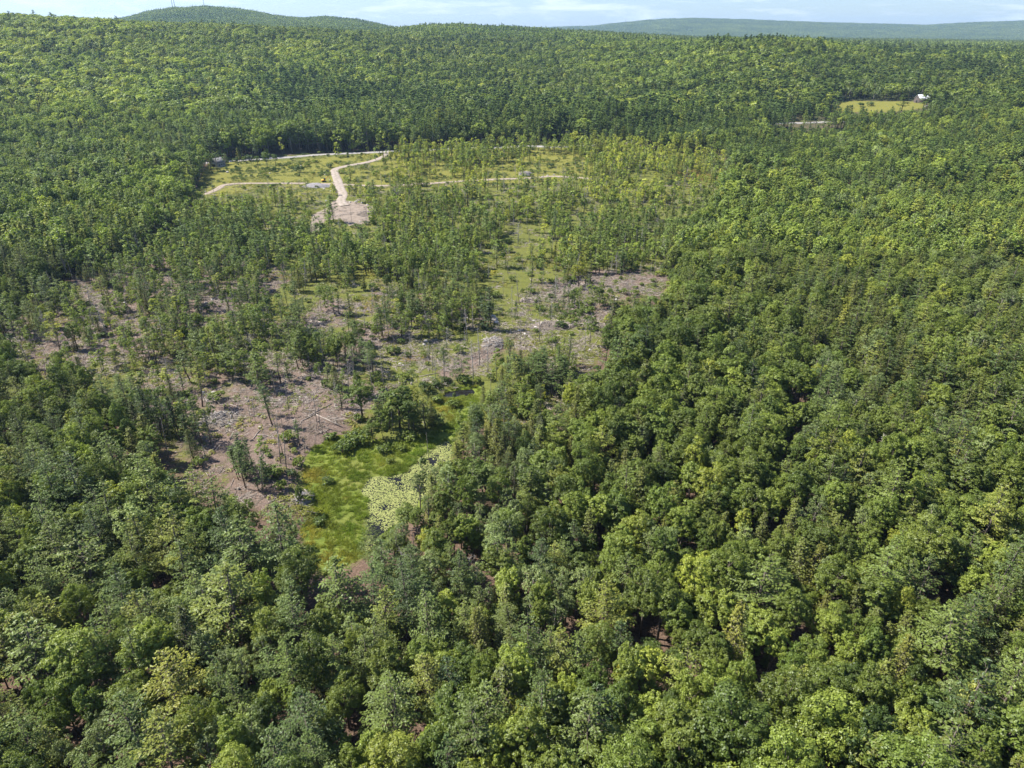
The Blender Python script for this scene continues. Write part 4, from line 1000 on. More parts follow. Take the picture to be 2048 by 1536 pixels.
# the thinned land
def fl_at(bx, by):
    return inside(np.array([(388, 395), (404, 345), (425, 325), (560, 322), (780, 303), (790, 320), (700, 335), (670, 372), (540, 380), (440, 390)], float), bx, by)
def thinned():
    X, Y = jgrid(130, 760, 4.0, seed=11)
    r = np.random.default_rng(12)
    G = GH(X, Y)
    bx, by, _ = proj(X, Y, G)
    zc = np.array(Z_CLEAR, float)
    ok = inside(zc, bx, by)
    h = r.uniform(8, 14.5, len(X)) * np.interp(by, [290, 400, 520, 700], [1.2, 1.1, .95, .95])
    dens = np.interp(by, [420, 500], [.20, .52])
    for (a, b, c, d, s) in [(480, 470, 160, 60, .45), (700, 520, 240, 60, .42), (860, 440, 120, 40, .25), (560, 400, 120, 22, .22), (1180, 490, 200, 35, .35), (1290, 360, 120, 50, .04), (1000, 400, 250, 30, .04), (1040, 358, 90, 14, -.2), (1010, 560, 70, 40, -.2), (220, 640, 200, 70, .22),
                            (300, 720, 120, 40, .1), (650, 720, 60, 60, .3), (1120, 780, 70, 45, .45), (1000, 800, 60, 50, .4), (880, 620, 60, 40, .2), (560, 810, 110, 60, -.3), (560, 345, 170, 22, -.34), (1090, 610, 120, 45, -.28),
                            (830, 690, 90, 30, -.2), (950, 318, 190, 18, .30), (1200, 330, 80, 30, .2), (920, 545, 60, 30, .15), (1320, 430, 90, 50, .3), (1340, 296, 100, 12, .4), (880, 470, 80, 40, .2), (380, 520, 180, 50, .3), (150, 600, 150, 40, .25), (640, 560, 200, 40, .25), (440, 690, 150, 40, .45), (620, 740, 60, 40, .3), (760, 640, 120, 40, .2), (880, 610, 50, 40, .4), (540, 640, 60, 30, .3)]:
        dens = dens + s * np.exp(-((bx - a) / c) ** 2 - ((by - b) / d) ** 2)
    clump = fbm(X / 13, Y / 13, 141, 3)
    dens = dens * np.clip(.5 + (clump - .42) * 5, .08, 2.0)
    ok &= r.random(len(X)) < dens
    ok &= ~road_hit(X, Y, 1) & ~gap_hit(X, Y, h, .35) & ~hand_hit(X, Y, 1.6)
    ok &= ~(sdist(W['marsh'], X, Y) > -1.5) & ~inside(np.array(Z_YARD, float), bx, by)
    fl = inside(np.array([(388, 395), (404, 345), (425, 325), (560, 322), (780, 303), (790, 320), (700, 335), (670, 372), (540, 380), (440, 390)], float), bx, by)
    ok &= ~(fl & (r.random(len(X)) < .9))
    X, Y, h, bx, by = X[ok], Y[ok], h[ok], bx[ok], by[ok]
    n = len(X)
    u = r.random(n)
    far = sstep(470, 380, by)
    isS = u < (.36 - .16 * far)
    isL = ~isS & (u < .80)
    isH = ~isS & ~isL & (u < .93)
    isB = ~isS & ~isL & ~isH
    tone = np.clip(.50 + .26 * far + r.normal(0, .16, n) + .4 * (fbm(X / 40, Y / 40, 151, 2) - .5), .02, .90)
    put('slender_pine', X[isS], Y[isS], h[isS] * 1.05, np.clip(tone[isS] + .02, 0, .80), r.uniform(.85, 1.2, isS.sum()), r.uniform(.8, 1.6, isS.sum()))
    put('slender_leafy_tree', X[isL], Y[isL], h[isL] * .9, tone[isL], r.uniform(.9, 1.25, isL.sum()), r.uniform(1.0, 1.65, isL.sum()))
    put('hemlock_tree', X[isH], Y[isH], h[isH] * .7, np.clip(tone[isH], 0, .7), None, r.uniform(.8, 1.1, isH.sum()))
    put('broadleaf_tree', X[isB], Y[isB], h[isB] * .75, tone[isB], None, r.uniform(.9, 1.2, isB.sum()))
    # snags and bare stems
    X, Y = jgrid(140, 560, 10, seed=15)
    bx, by, _ = proj(X, Y, GH(X, Y))
    ok = inside(zc, bx, by) & (r.random(len(X)) < .6) & ~road_hit(X, Y, 1) & (sdist(W['marsh'], X, Y) < -1) & ~inside(np.array(Z_YARD, float), bx, by) & ~fl_at(bx, by)
    X, Y = X[ok], Y[ok]; q = r.random(len(X)) < .35
    put('dead_tree', X[q], Y[q], r.uniform(6, 11, q.sum()), .5, None, r.uniform(.5, .9, q.sum()))
    q = ~q
    put('bare_trunk', X[q], Y[q], r.uniform(6, 13, q.sum()), .5, None, r.uniform(.6, 1.1, q.sum()))
    # bushes
    X, Y = jgrid(130, 740, 4.2, seed=13)
    bx, by, _ = proj(X, Y, GH(X, Y))
    s = sdist(W['marsh'], X, Y)
    ok = inside(zc, bx, by) & (r.random(len(X)) < np.clip((fbm(X / 12, Y / 12, 161, 3) - .45) * 2.0, .03, .5) + .10 * ((s > -5) & (s < 0))) & (s < -.3) & ~road_hit(X, Y, .5) & ~inside(np.array(Z_YARD, float), bx, by)
    big = ((bx - 560) / 125) ** 2 + ((by - 815) / 62) ** 2 < 1
    ok &= ~(big & (r.random(len(X)) < .85))
    put('shrub', X[ok], Y[ok], r.uniform(.9, 2.6, ok.sum()), np.clip(r.normal(.42, .2, ok.sum()), 0, 1), None, r.uniform(.8, 1.5, ok.sum()))
    for (px, py, hh, tn) in [(700, 893, 3.2, .3), (722, 885, 3.4, .3), (685, 905, 2.6, .3), (655, 968, 1.6, .25), (640, 1045, 1.8, .25), (770, 905, 2.2, .35), (820, 880, 2.4, .5), (860, 835, 2.6, .45), (880, 805, 2.6, .5), (905, 815, 2.4, .4), (800, 900, 1.8, .5), (780, 925, 1.2, .6),
                             (900, 388, 2.5, .1), (1100, 335, 3.5, .1), (545, 343, 4, .2), (600, 345, 4.5, .2), (660, 335, 3.5, .1), (450, 330, 4, .1), (500, 322, 4.5, .1), (470, 325, 4.5, .15), (1720, 214, 5, .1), (1700, 216, 4, .1), (1740, 212, 4.5, .1)]:
        x, y, _ = P(px, py)
        put('shrub', [x], [y], [hh], [tn], wide=[1.2], hand=True)
thinned()

KINDS = {}
for k in ZS:
    rows = [t for t in T if t['kind'] == k]
    KINDS[k] = {f: np.concatenate([t[f] for t in rows]) for f in ('x', 'y', 'h', 'tone', 'lum', 'wide', 'hand')}

# ------------------------------------------------------------------ single trees in the photo, and the rest of each kind as one mass
ORD = ['', 'second', 'third', 'fourth', 'fifth', 'sixth', 'seventh', 'eighth', 'ninth', 'tenth', 'eleventh', 'twelfth', 'thirteenth', 'fourteenth', 'fifteenth', 'sixteenth', 'seventeenth', 'eighteenth', 'nineteenth', 'twentieth']
def ordinal(i):
    if i < 20:
        return ORD[i]
    tens = ['twenty', 'thirty', 'forty', 'fifty', 'sixty', 'seventy', 'eighty', 'ninety']
    d, m = divmod(i + 1, 10)
    w = tens[min(d, 9) - 2]
    return (w + '-' + ['', 'first', 'second', 'third', 'fourth', 'fifth', 'sixth', 'seventh', 'eighth', 'ninth'][m]) if m else w[:-1] + 'ieth'
MARKS = [('pond', 790, 985), ('marsh tip', 640, 1120), ('yellowish pine', 322, 1340), ('white snag', 1411, 1300), ('wide dead tree', 1770, 930), ('big marsh bush', 795, 840),
         ('bare slope', 560, 820), ('pink soil gap', 1600, 1265), ('sandy gap', 1885, 1155), ('bottom left corner', 0, 1536), ('bottom right corner', 2048, 1536), ('bottom edge middle', 1024, 1536),
         ('bright maple', 1050, 1440), ('rubble heap', 1010, 655), ('paired dark pines', 972, 640), ('sandy yard', 700, 425), ('left frame edge', 0, 900), ('right frame edge', 2048, 900), ('slash edge', 1310, 565),
         ('driveway junction', 680, 370), ('broad dark pine', 1545, 1160), ('rusty sedge patch', 832, 716), ('track end', 1185, 358), ('upper slash', 250, 640), ('green slope', 1080, 580),
         ('pale aspen', 855, 1130), ('upper pool', 910, 776), ('bare stem row', 340, 850), ('hillside foot', 100, 450), ('wood centre', 1700, 700), ('tall pine pair', 1810, 580), ('road bend', 430, 325)]
MW = np.array([P(a, b)[:2] for _, a, b in MARKS])
used = {}
TONEW = {'broadleaf_tree': ['dark green', 'deep green', 'mid green', 'fresh green', 'bright green', 'yellow-green'], 'pine_tree': ['blackish green', 'dark green', 'mid green', 'soft green', 'light green', 'yellowish'],
         'hemlock_tree': ['dark olive', 'olive', 'mid olive', 'brownish olive', 'golden olive', 'golden olive'], 'aspen_tree': ['dull grey-green', 'grey-green', 'grey-green', 'pale grey-green', 'silvery green', 'silvery green'],
         'slender_pine': ['blackish', 'dark green', 'mid green', 'fresh green', 'light green', 'yellow-green'], 'slender_leafy_tree': ['dark green', 'deep green', 'mid green', 'fresh green', 'bright green', 'yellow-green'],
         'shrub': ['dark green', 'deep green', 'mid green', 'fresh green', 'bright green', 'yellow-green'], 'dead_tree': ['grey'] * 6, 'bare_trunk': ['grey'] * 6}
WORD = {'broadleaf_tree': 'leafy tree', 'pine_tree': 'white pine', 'hemlock_tree': 'hemlock', 'aspen_tree': 'aspen', 'slender_pine': 'thin-stemmed pine', 'slender_leafy_tree': 'thin leafy tree', 'shrub': 'bush',
        'dead_tree': 'dead branchy tree', 'bare_trunk': 'bare standing trunk', 'fallen_log': 'fallen log', 'boulder': 'boulder', 'tree_stump': 'cut stump'}
def size_word(k, h):
    if k in ('shrub', 'fallen_log', 'boulder', 'tree_stump'):
        return 'small' if h < 1.3 else 'large' if h > 2.2 else 'middling'
    return 'short' if h < 10.5 else 'tall' if h > 15.5 else 'middling'
def label_for(kind, x, y, extra):
    d = (MW[:, 0] - x) ** 2 + (MW[:, 1] - y) ** 2
    k = int(np.argmin(d))
    dx, dy = x - MW[k, 0], y - MW[k, 1]
    if abs(dx) > 2.2 * abs(dy): w = 'right of' if dx > 0 else 'left of'
    elif abs(dy) > 2.2 * abs(dx): w = 'beyond' if dy > 0 else 'in front of'
    else: w = ('behind-' if dy > 0 else 'before-') + ('right of' if dx > 0 else 'left of')
    key = (kind, k, w)
    return key, math.sqrt(d[k]), w, MARKS[k][0]
def assign_labels(items):
    """items: (object, kind, x, y, look). Ordinals count outwards from the landmark, among trees of the kind in that direction"""
    groups = {}
    for it in items:
        key, d, w, mk = label_for(it[1], it[2], it[3], it[4])
        groups.setdefault(key, []).append((d, it, w, mk))
    for key, L_ in groups.items():
        L_.sort(key=lambda a: a[0])
        for i, (d, it, w, mk) in enumerate(L_):
            near = 'nearest' if i == 0 else ordinal(i) + ' nearest'
            it[0]['label'] = '%s %s, %s %s the %s' % (it[4], WORD[it[1]], near, w, mk)
GROUPN = {'broadleaf_tree': 'leafy trees of the mixed forest', 'pine_tree': 'white pines rising above the forest', 'hemlock_tree': 'hemlocks among the leafy trees', 'aspen_tree': 'aspens with grey-green crowns',
          'slender_pine': 'thin pines left standing on the cleared land', 'slender_leafy_tree': 'thin leafy trees left standing on the cleared land', 'shrub': 'bushes on the cleared land and round the marsh',
          'dead_tree': 'dead branchy trees', 'bare_trunk': 'bare standing trunks'}
CATN = {'broadleaf_tree': 'tree', 'pine_tree': 'pine tree', 'hemlock_tree': 'hemlock tree', 'aspen_tree': 'aspen tree', 'slender_pine': 'pine tree', 'slender_leafy_tree': 'tree', 'shrub': 'bush', 'dead_tree': 'dead tree', 'bare_trunk': 'dead trunk'}
MASSN = {'broadleaf_tree': ('leafy_forest', 'continuous forest of rounded leafy crowns covering the land'), 'pine_tree': ('pine_forest', 'dark pines scattered through the distant forest'),
         'hemlock_tree': ('hemlock_forest', 'olive hemlocks scattered through the farther forest'), 'aspen_tree': ('aspen_woodland', 'grey-green aspens scattered through the farther forest'),
         'slender_pine': ('thin_pine_woodland', 'thinned pine woodland on the far cleared land'), 'slender_leafy_tree': ('thin_leafy_woodland', 'thinned leafy woodland on the far cleared land'), 'shrub': ('undergrowth', 'low green undergrowth on the cleared land')}
LIMIT = {'broadleaf_tree': 292, 'pine_tree': 285, 'hemlock_tree': 285, 'aspen_tree': 285, 'slender_pine': 290, 'slender_leafy_tree': 290, 'shrub': 230, 'dead_tree': 300, 'bare_trunk': 300}
ALL = []
for kind, a in KINDS.items():
    n = len(a['x'])
    z = GH(a['x'], a['y'])
    px, py, dep = proj(a['x'], a['y'], z + a['h'] * .8)
    inview = (px > 5) & (px < 2043) & (py > 0) & (py < 1525)
    size = a['h'] / dep * (1 if kind == 'shrub' else 1) + a['hand'] * 10
    order = np.argsort(-np.where(inview, size, -1))
    single = np.zeros(n, bool)
    single[order[:LIMIT[kind]]] = True
    single &= inview
    r = np.random.default_rng(hash(kind) % 1000 if False else len(kind))
    rz = r.uniform(0, 6.283, n)
    tilt = r.normal(0, .03 if kind not in ('bare_trunk', 'slender_pine', 'slender_leafy_tree') else .05, (n, 2))
    lv = PROTO[kind]
    Dd = a['y']
    level = np.where(Dd < 300, 0, np.where(Dd < 800, 1, 2))
    level = np.minimum(level, max(lv))
    flatm, start = [], {}
    for q in sorted(lv):
        start[q] = len(flatm); flatm += lv[q]
    var = np.array([start[int(q)] + r.integers(len(lv[int(q)])) for q in level])
    sz = a['h'] / ZS[kind]
    a['lum'] = a['lum'] * np.where(level == 0, 1.0, np.where(level == 1, 1.30, 1.22))     # coarser leaves of far crowns shade one another more
    sx = sz * a['wide'] if kind != 'shrub' else sz * a['wide']
    ax = r.uniform(.88, 1.14, n)
    items = []
    for i in np.nonzero(single)[0]:
        e = bpy.data.objects.new(kind, None)
        COL.objects.link(e)
        e.empty_display_size = .5
        e.location = (a['x'][i], a['y'][i], z[i]); e.rotation_euler = (tilt[i, 0], tilt[i, 1], rz[i]); e.scale = (sx[i] * ax[i], sx[i] / ax[i], sz[i])
        c, t, j = flatm[var[i]]
        nm = ('branches', 'trunk') if kind in ('dead_tree', 'bare_trunk') else ('crown', 'trunk') if kind != 'shrub' else ('foliage', 'stem')
        for me, pn in ((c, nm[0]), (t, nm[1])):
            if not len(me.vertices): continue
            o = bpy.data.objects.new(pn, me); COL.objects.link(o); o.parent = e
            o['tone'] = float(a['tone'][i]); o['lum'] = float(a['lum'][i])
        e['category'] = CATN[kind]; e['group'] = GROUPN[kind]
        tw = TONEW[kind][min(5, int(a['tone'][i] * 6))]
        items.append((e, kind, a['x'][i], a['y'][i], size_word(kind, a['h'][i]) + ' ' + tw))
    assign_labels(items)
    ALL.append((kind, n, len(items)))
    rest = ~single
    if rest.any() and kind in MASSN:
        coll = shelf(kind, [m[2] for m in flatm])
        scatter(MASSN[kind][0], MASSN[kind][1], coll, np.stack([a['x'], a['y'], z], 1)[rest], np.column_stack([tilt, rz])[rest], np.column_stack([sx * ax, sx / ax, sz])[rest], var[rest], a['tone'][rest], a['lum'][rest])

# ------------------------------------------------------------------ the far wooded hills: clumps of small crowns
def far_woods():
    r = np.random.default_rng(5)
    meshes = []
    for v in range(4):
        g = Geo()
        S, sp = 80.0, 8.6
        for gx in np.arange(-S / 2, S / 2, sp):
            for gy in np.arange(-S / 2, S / 2, sp):
                x, y = gx + r.uniform(0, sp), gy + r.uniform(0, sp)
                H = r.uniform(11, 17); R = r.uniform(3.2, 5.0)
                con = r.random() < .14
                if con: H *= 1.25; R *= .6
                n = 34
                d = unit(r, n); d[:, 2] = np.abs(d[:, 2]) * .9 - .15 * r.random(n)
                if con:
                    t = r.random(n); a = r.uniform(0, 6.28, n)
                    pos = np.stack([x + np.cos(a) * R * (1 - t) , y + np.sin(a) * R * (1 - t), H * (.3 + .7 * t)], 1)
                    nn = np.stack([np.cos(a), np.sin(a), np.full(n, .5)], 1)
                else:
                    pos = np.array([x, y, H - R * .9]) + d * np.array([R, R, R * .9]) * r.uniform(.75, 1.05, (n, 1))
                    nn = d + unit(r, n) * .45
                tone = np.clip(r.normal(.5, .3), 0, 1) * (.25 if con else 1)
                g.leaves(pos, nn, 1.35, r, .7, var=np.clip(np.full(n, tone) + r.normal(0, .12, n), 0, 1))
        meshes.append(g.mesh('far_crowns', M_LEAF))
    coll = shelf('far_crowns', meshes)
    P_, R_, S_, I_, To, Lu = [], [], [], [], [], []
    for (y0, y1, sp) in ((1860, 4800, 68), (4800, 8200, 74), (8200, 10800, 74)):
        X, Y = jgrid(y0, y1, sp, .78, seed=int(y0))
        z = terrain(X, Y)
        ok = ~occluded(X, Y, z + 18, 60)
        X, Y, z = X[ok], Y[ok], z[ok]
        n = len(X)
        e = 25.0
        sx_ = (terrain(X + e, Y) - terrain(X - e, Y)) / (2 * e); sy_ = (terrain(X, Y + e) - terrain(X, Y - e)) / (2 * e)
        P_.append(np.stack([X, Y, z - .5], 1)); R_.append(np.column_stack([np.arctan(sy_), -np.arctan(sx_), np.zeros(n)]))
        S_.append(np.column_stack([np.ones(n), np.ones(n), r.uniform(.9, 1.15, n)])); I_.append(r.integers(0, 4, n))
        To.append(np.clip(.46 + .6 * (fbm(X / 260, Y / 260, 191, 3) - .5) + r.normal(0, .05, n), 0, .85)); Lu.append(r.uniform(1.05, 1.3, n))
    scatter('far_forest', 'unbroken woodland covering the distant hills to the skyline', coll, np.vstack(P_), np.vstack(R_), np.vstack(S_), np.concatenate(I_), np.concatenate(To), np.concatenate(Lu))
    return sum(map(len, P_))
n_far = far_woods()

# ------------------------------------------------------------------ low plants, marsh grass, lily pads, slash
def low_plants():
    r = np.random.default_rng(21)
    ms = []
    for v in range(4):
        g = Geo(); n = 34
        a = r.uniform(0, 6.28, n); q = np.sqrt(r.random(n)) * .55
        pos = np.stack([np.cos(a) * q, np.sin(a) * q, .08 + .4 * r.random(n) * (1 - q)], 1)
        g.leaves(pos, unit(r, n) * .7 + np.array([0, 0, .9]), .13, r, .6)
        ms.append(g.mesh('ground_plant', M_VEG))
    coll = shelf('ground_plant', ms)
    X, Y = jgrid(120, 700, 1.0, .7, seed=22)
    bx, by, dep = proj(X, Y, 0 * X)
    w = inside(np.array(Z_CLEAR, float), bx, by)
    X, Y, bx, by = X[w], Y[w], bx[w], by[w]
    f = fbm(X / 9, Y / 9, 171, 4); s = sdist(W['marsh'], X, Y)
    sl = np.maximum.reduce([sstep(-8, 8, sdist(W[k], X, Y)) for k in ('slash', 'slash2', 'slash3')])
    dens = np.clip((f - .44) * 4.5, 0, 1) * (1 - .45 * sl) * np.interp(Y, [150, 400, 700], [.8, .55, .3])
    big = np.exp(-((X - BIG[0]) / 26) ** 2 - ((Y - BIG[1]) / 34) ** 2)
    dens *= 1 - .6 * big
    ok = (r.random(len(X)) < dens) & (s < -.2) & ~road_hit(X, Y, -.4) & ~inside(np.array(Z_YARD, float), bx, by)
    X, Y = X[ok], Y[ok]; n = len(X)
    sc_ = r.uniform(.7, 1.9, n)
    scatter('ground_plants', 'patchy yellow-green ferns and low plants on the cleared ground', coll, np.stack([X, Y, GH(X, Y)], 1), np.column_stack([np.zeros((n, 2)), r.uniform(0, 6.28, n)]), np.column_stack([sc_, sc_, sc_ * r.uniform(.7, 1.2, n)]),
            r.integers(0, 4, n), np.clip(.38 + 1.1 * (fbm(X / 22, Y / 22, 181, 3) - .45) + r.normal(0, .1, n), 0, 1), np.ones(n))
    # marsh grass
    ms = []
    for v in range(4):
        g = Geo(); n = 60
        a = r.uniform(0, 6.28, n); q = np.sqrt(r.random(n)) * .7
        hgt = r.uniform(.35, .75, n)
        base = np.stack([np.cos(a) * q, np.sin(a) * q, np.zeros(n)], 1)
        lean = np.stack([r.normal(.16, .15, n), r.normal(-.08, .15, n), hgt], 1)
        side = np.stack([-np.sin(a * 3), np.cos(a * 3), np.zeros(n)], 1) * .045
        V = np.stack([base - side, base + side, base + lean + side * .5, base + lean - side * .5], 1).reshape(-1, 3)
        g.add(V, np.arange(n * 4).reshape(-1, 4), qv=r.random(n))
        ms.append(g.mesh('marsh_grass', M_REED))
    coll = shelf('marsh_grass', ms)
    lo, hi = W['marsh'].min(0), W['marsh'].max(0)
    xs, ys = np.meshgrid(np.arange(lo[0], hi[0], .85), np.arange(lo[1], hi[1], .85))
    X = (xs + r.uniform(-.5, .5, xs.shape)).ravel(); Y = (ys + r.uniform(-.5, .5, ys.shape)).ravel()
    z = GH(X, Y)
    ok = (sdist(W['marsh'], X, Y) > -.5) & (z > WATER_Z + .02) & (r.random(len(X)) < np.clip(.6 + (fbm(X / 5, Y / 5, 201, 3) - .5) * 1.5, .1, 1))
    X, Y, z = X[ok], Y[ok], z[ok]; n = len(X)
    sc_ = r.uniform(.7, 1.2, n)
    olive = fbm(X / 11, Y / 16, 211, 3)
    scatter('marsh_grass', 'bright yellow-green grass and sedge filling the marsh', coll, np.stack([X, Y, z - .03], 1), np.column_stack([np.zeros((n, 2)), r.uniform(-.4, .4, n)]), np.column_stack([sc_, sc_, sc_ * .8]),
            r.integers(0, 4, n), np.clip(.45 + 1.9 * (olive - .45) + r.normal(0, .08, n), 0, 1), np.clip(1.05 + .9 * (fbm(X / 2.5, Y / 4.5, 215, 3) - .5), .75, 1.3))
    # lily pads
    ms = []
    for v in range(3):
        g = Geo()
        for k in range(7):
            R = r.uniform(.09, .18); c = np.array([r.uniform(-.5, .5), r.uniform(-.5, .5), .015 + .006 * k])
            a = np.linspace(.25, 6.0, 8)
            ring = c + np.stack([np.cos(a) * R, np.sin(a) * R, r.normal(0, .015, 8)], 1)
            g.add(np.vstack([c, ring]), None, [(0, i, i + 1) for i in range(1, 8)])
        V, Q, T_, qv = g.arrays()
        ms.append(mesh_of('lily_pads', V, Q, T_, [M_PAD], qv=qv))
    coll = shelf('lily_pads', ms)
    lo, hi = W['pond'].min(0) - 2, W['pond'].max(0) + 2
    xs, ys = np.meshgrid(np.arange(lo[0], hi[0], .5), np.arange(lo[1], hi[1], .5))
    X = (xs + r.uniform(-.25, .25, xs.shape)).ravel(); Y = (ys + r.uniform(-.25, .25, ys.shape)).ravel()
    z = GH(X, Y); px, py, _ = proj(X, Y, z)
    dn = .97 - .2 * (fbm(X / 4, Y / 4, 221, 3) > .60)
    for (a, b, c, d) in [(795, 966, 17, 13), (748, 1068, 24, 20), (772, 1018, 13, 5), (868, 922, 8, 9), (905, 890, 13, 8), (838, 978, 9, 8)]:
        dn = dn - .95 * np.exp(-(((px - a) / c) ** 2 + ((py - b) / d) ** 2) ** 1.2)
    ok = (z < WATER_Z + .02) & (sdist(W['pond'], X, Y) > -2.5) & (r.random(len(X)) < dn)
    X, Y = X[ok], Y[ok]; n = len(X)
    scatter('lily_pads', 'pale green lily pads covering most of the dark pond', coll, np.stack([X, Y, np.full(n, WATER_Z)], 1), np.column_stack([np.zeros((n, 2)), r.uniform(0, 6.28, n)]), np.ones((n, 3)) * r.uniform(.8, 1.2, (n, 1)),
            r.integers(0, 3, n), np.clip(r.normal(.5, .2, n), 0, 1), np.ones(n))
    # slash: sticks and chips left by the logging
    ms = []
    for v in range(5):
        g = Geo()
        for k in range(16):
            a = r.uniform(0, 3.14); Ls = r.uniform(.5, 3.0); c = np.array([r.uniform(-1.6, 1.6), r.uniform(-1.6, 1.6), r.uniform(.03, .25)])
            d = np.array([math.cos(a), math.sin(a), r.normal(0, .10)]) * Ls / 2
            w = r.uniform(.018, .05)
            g.tube([c - d, c + r.normal(0, .06, 3), c + d], [w * 1.5, w * 1.5, w * .7], 3, cap=False)
        ms.append(g.mesh('slash', M_SLASHW))
    coll = shelf('slash', ms)
    X, Y = jgrid(130, 520, 1.8, .7, seed=33)
    bx, by, _ = proj(X, Y, 0 * X)
    sl = np.maximum.reduce([sstep(-4, 6, sdist(W[k], X, Y)) for k in ('slash', 'slash2', 'slash3')])
    ok = inside(np.array(Z_CLEAR, float), bx, by) & (sdist(W['marsh'], X, Y) < 0) & (r.random(len(X)) < .05 + .5 * sl * np.clip(.3 + (fbm(X / 14, Y / 14, 231, 3) - .4) * 3.5, .1, 1))
    X, Y = X[ok], Y[ok]; n = len(X)
    scatter('slash', 'grey brown logging debris of sticks and branches on the bare soil', coll, np.stack([X, Y, GH(X, Y)], 1), np.column_stack([np.zeros((n, 2)), r.uniform(0, 6.28, n)]), np.ones((n, 3)) * r.uniform(.7, 1.3, (n, 1)),
            r.integers(0, 5, n), np.ones(n) * .5, np.ones(n))
low_plants()

# ------------------------------------------------------------------ logs, boulders, stumps
def top_thing(name, me, x, y, dz, rot, label, cat, group=None, scale=1.0):
    o = bpy.data.objects.new(name, me); COL.objects.link(o)
    z = float(GH(np.array([x]), np.array([y]))[0])
    o.location = (x, y, z + dz); o.rotation_euler = rot; o.scale = (scale,) * 3 if not hasattr(scale, '__len__') else scale
    if label: o['label'] = label
    o['category'] = cat
    if group: o['group'] = group
    return o
def litter():
    r = np.random.default_rng(51)
    logs = []
    for v in range(5):
        g = Geo(); Lg = 1.0
        k = 6
        t = np.linspace(-.5, .5, k)
        pts = np.stack([t, .025 * np.sin(t * 5 + v), .012 * np.cos(t * 7)], 1)
        g.tube(pts, np.linspace(.030, .014, k) * r.uniform(.9, 1.1, k), 7)
        for b in range(v):
            f = r.uniform(-.3, .45); a = r.uniform(0, 3.14)
            g.tube([[f, 0, 0], [f + .07, .06 * math.cos(a), .05 * abs(math.sin(a))]], [.008, .003], 4)
        logs.append(g.mesh('fallen_log', M_SLASHW))
    items = []
    fixed = [(1175, 648, 14, -.05), (1140, 645, 9, .1), (935, 697, 7, -.8), (640, 820, 9, 1.0), (655, 840, 10, -.6), (622, 833, 7, .9), (610, 1024, 6, -.1), (800, 995, 5, .2), (795, 1010, 5, .05), (792, 738, 4, -1.2), (868, 770, 6, -1.0), (885, 762, 6, -1.1),
             (450, 835, 6, 1.2), (460, 840, 6, .3), (440, 850, 5, -.9), (1100, 668, 8, .2), (1055, 655, 6, -.4), (400, 830, 6, 0.), (480, 850, 5, .6), (790, 1100, 5, .3), (1740, 925, 7, .6)]
    for k in range(170):
        z = [W['slash'], W['slash2'], W['slash3']][[0, 0, 0, 1, 1, 2][k % 6]]
        for _ in range(60):
            x = r.uniform(z[:, 0].min(), z[:, 0].max()); y = r.uniform(z[:, 1].min(), z[:, 1].max())
            if inside(z, np.array([x]), np.array([y]))[0] and sdist(W['marsh'], np.array([x]), np.array([y]))[0] < 0: break
        px, py, _ = proj(x, y, 0)
        fixed.append((float(px), float(py), float(r.uniform(2.5, 7.5)), float(r.uniform(-1.5, 1.5))))
    for i, (px, py, Lg, a) in enumerate(fixed):
        x, y, z = P(px, py)
        o = top_thing('fallen_log', logs[i % 5], x, y, .12, (0, r.normal(0, .03), a), None, 'log', 'fallen logs on the cleared land', (Lg, Lg * .6 + 1.2, Lg * .6 + 1.2))
        items.append((o, 'fallen_log', x, y, ('long' if Lg > 6 else 'short') + ' pale grey'))
    assign_labels(items)
    # boulders
    rocks = []
    import bmesh
    for v in range(5):
        bm = bmesh.new(); bmesh.ops.create_icosphere(bm, subdivisions=2, radius=1)
        for vv in bm.verts:
            c = vv.co
            n1 = math.sin(c.x * 2.3 + v) * math.cos(c.y * 2.9 - v) + .5 * math.sin(c.z * 4 + v * 2)
            f = 1 + .22 * n1
            q = Vector((round(c.x * 2.2) / 2.2, round(c.y * 2.2) / 2.2, round(c.z * 2.2) / 2.2))
            vv.co = (c * f).lerp(q, .35); vv.co.z *= .68
        me = bpy.data.meshes.new('boulder'); bm.to_mesh(me); bm.free(); me.materials.append(M_ROCK)
        rocks.append(me)
    items = []
    pl = [(502, 352, 1.3), (540, 347, 1.2), (541, 342, 1.1), (651, 350, 1.4), (653, 346, 1.2), (656, 343, 1.2), (650, 344, 1.1), (387, 383, 1.0), (410, 384, 1.1), (648, 378, 1.0), (663, 383, 1.2), (660, 395, 1.0), (652, 402, 1.1), (935, 353, 1.2), (700, 405, 1.1), (712, 404, 1.2),
          (724, 406, 1.1), (735, 410, 1.1), (742, 416, 1.0), (720, 444, 1.0), (690, 407, .9), (602, 332, 1.0), (1095, 352, 1.3), (1108, 350, 1.2), (1085, 354, 1.1), (1117, 355, .9), (990, 640, 1.9), (986, 635, 1.6), (993, 646, 1.3), (1076, 648, 1.1), (1080, 652, 1.0), (1086, 656, .9),
          (1095, 654, 1.0), (1072, 655, .9), (1104, 656, .8), (1068, 642, .8), (848, 690, 1.0), (852, 683, 1.1), (800, 728, .8), (806, 731, .7), (930, 640, .8), (935, 636, .7), (1150, 612, .7), (1155, 618, .7), (1180, 700, .8), (412, 606, .9), (425, 600, 1.0), (250, 606, .8), (232, 618, .7),
          (406, 785, .7), (426, 786, .8), (600, 795, .6), (520, 855, .7), (455, 345, 1.6), (1310, 425, 1.2), (1040, 662, .8), (1050, 668, .7), (1232, 600, .9), (560, 800, .5), (640, 745, .7), (690, 640, .7)]
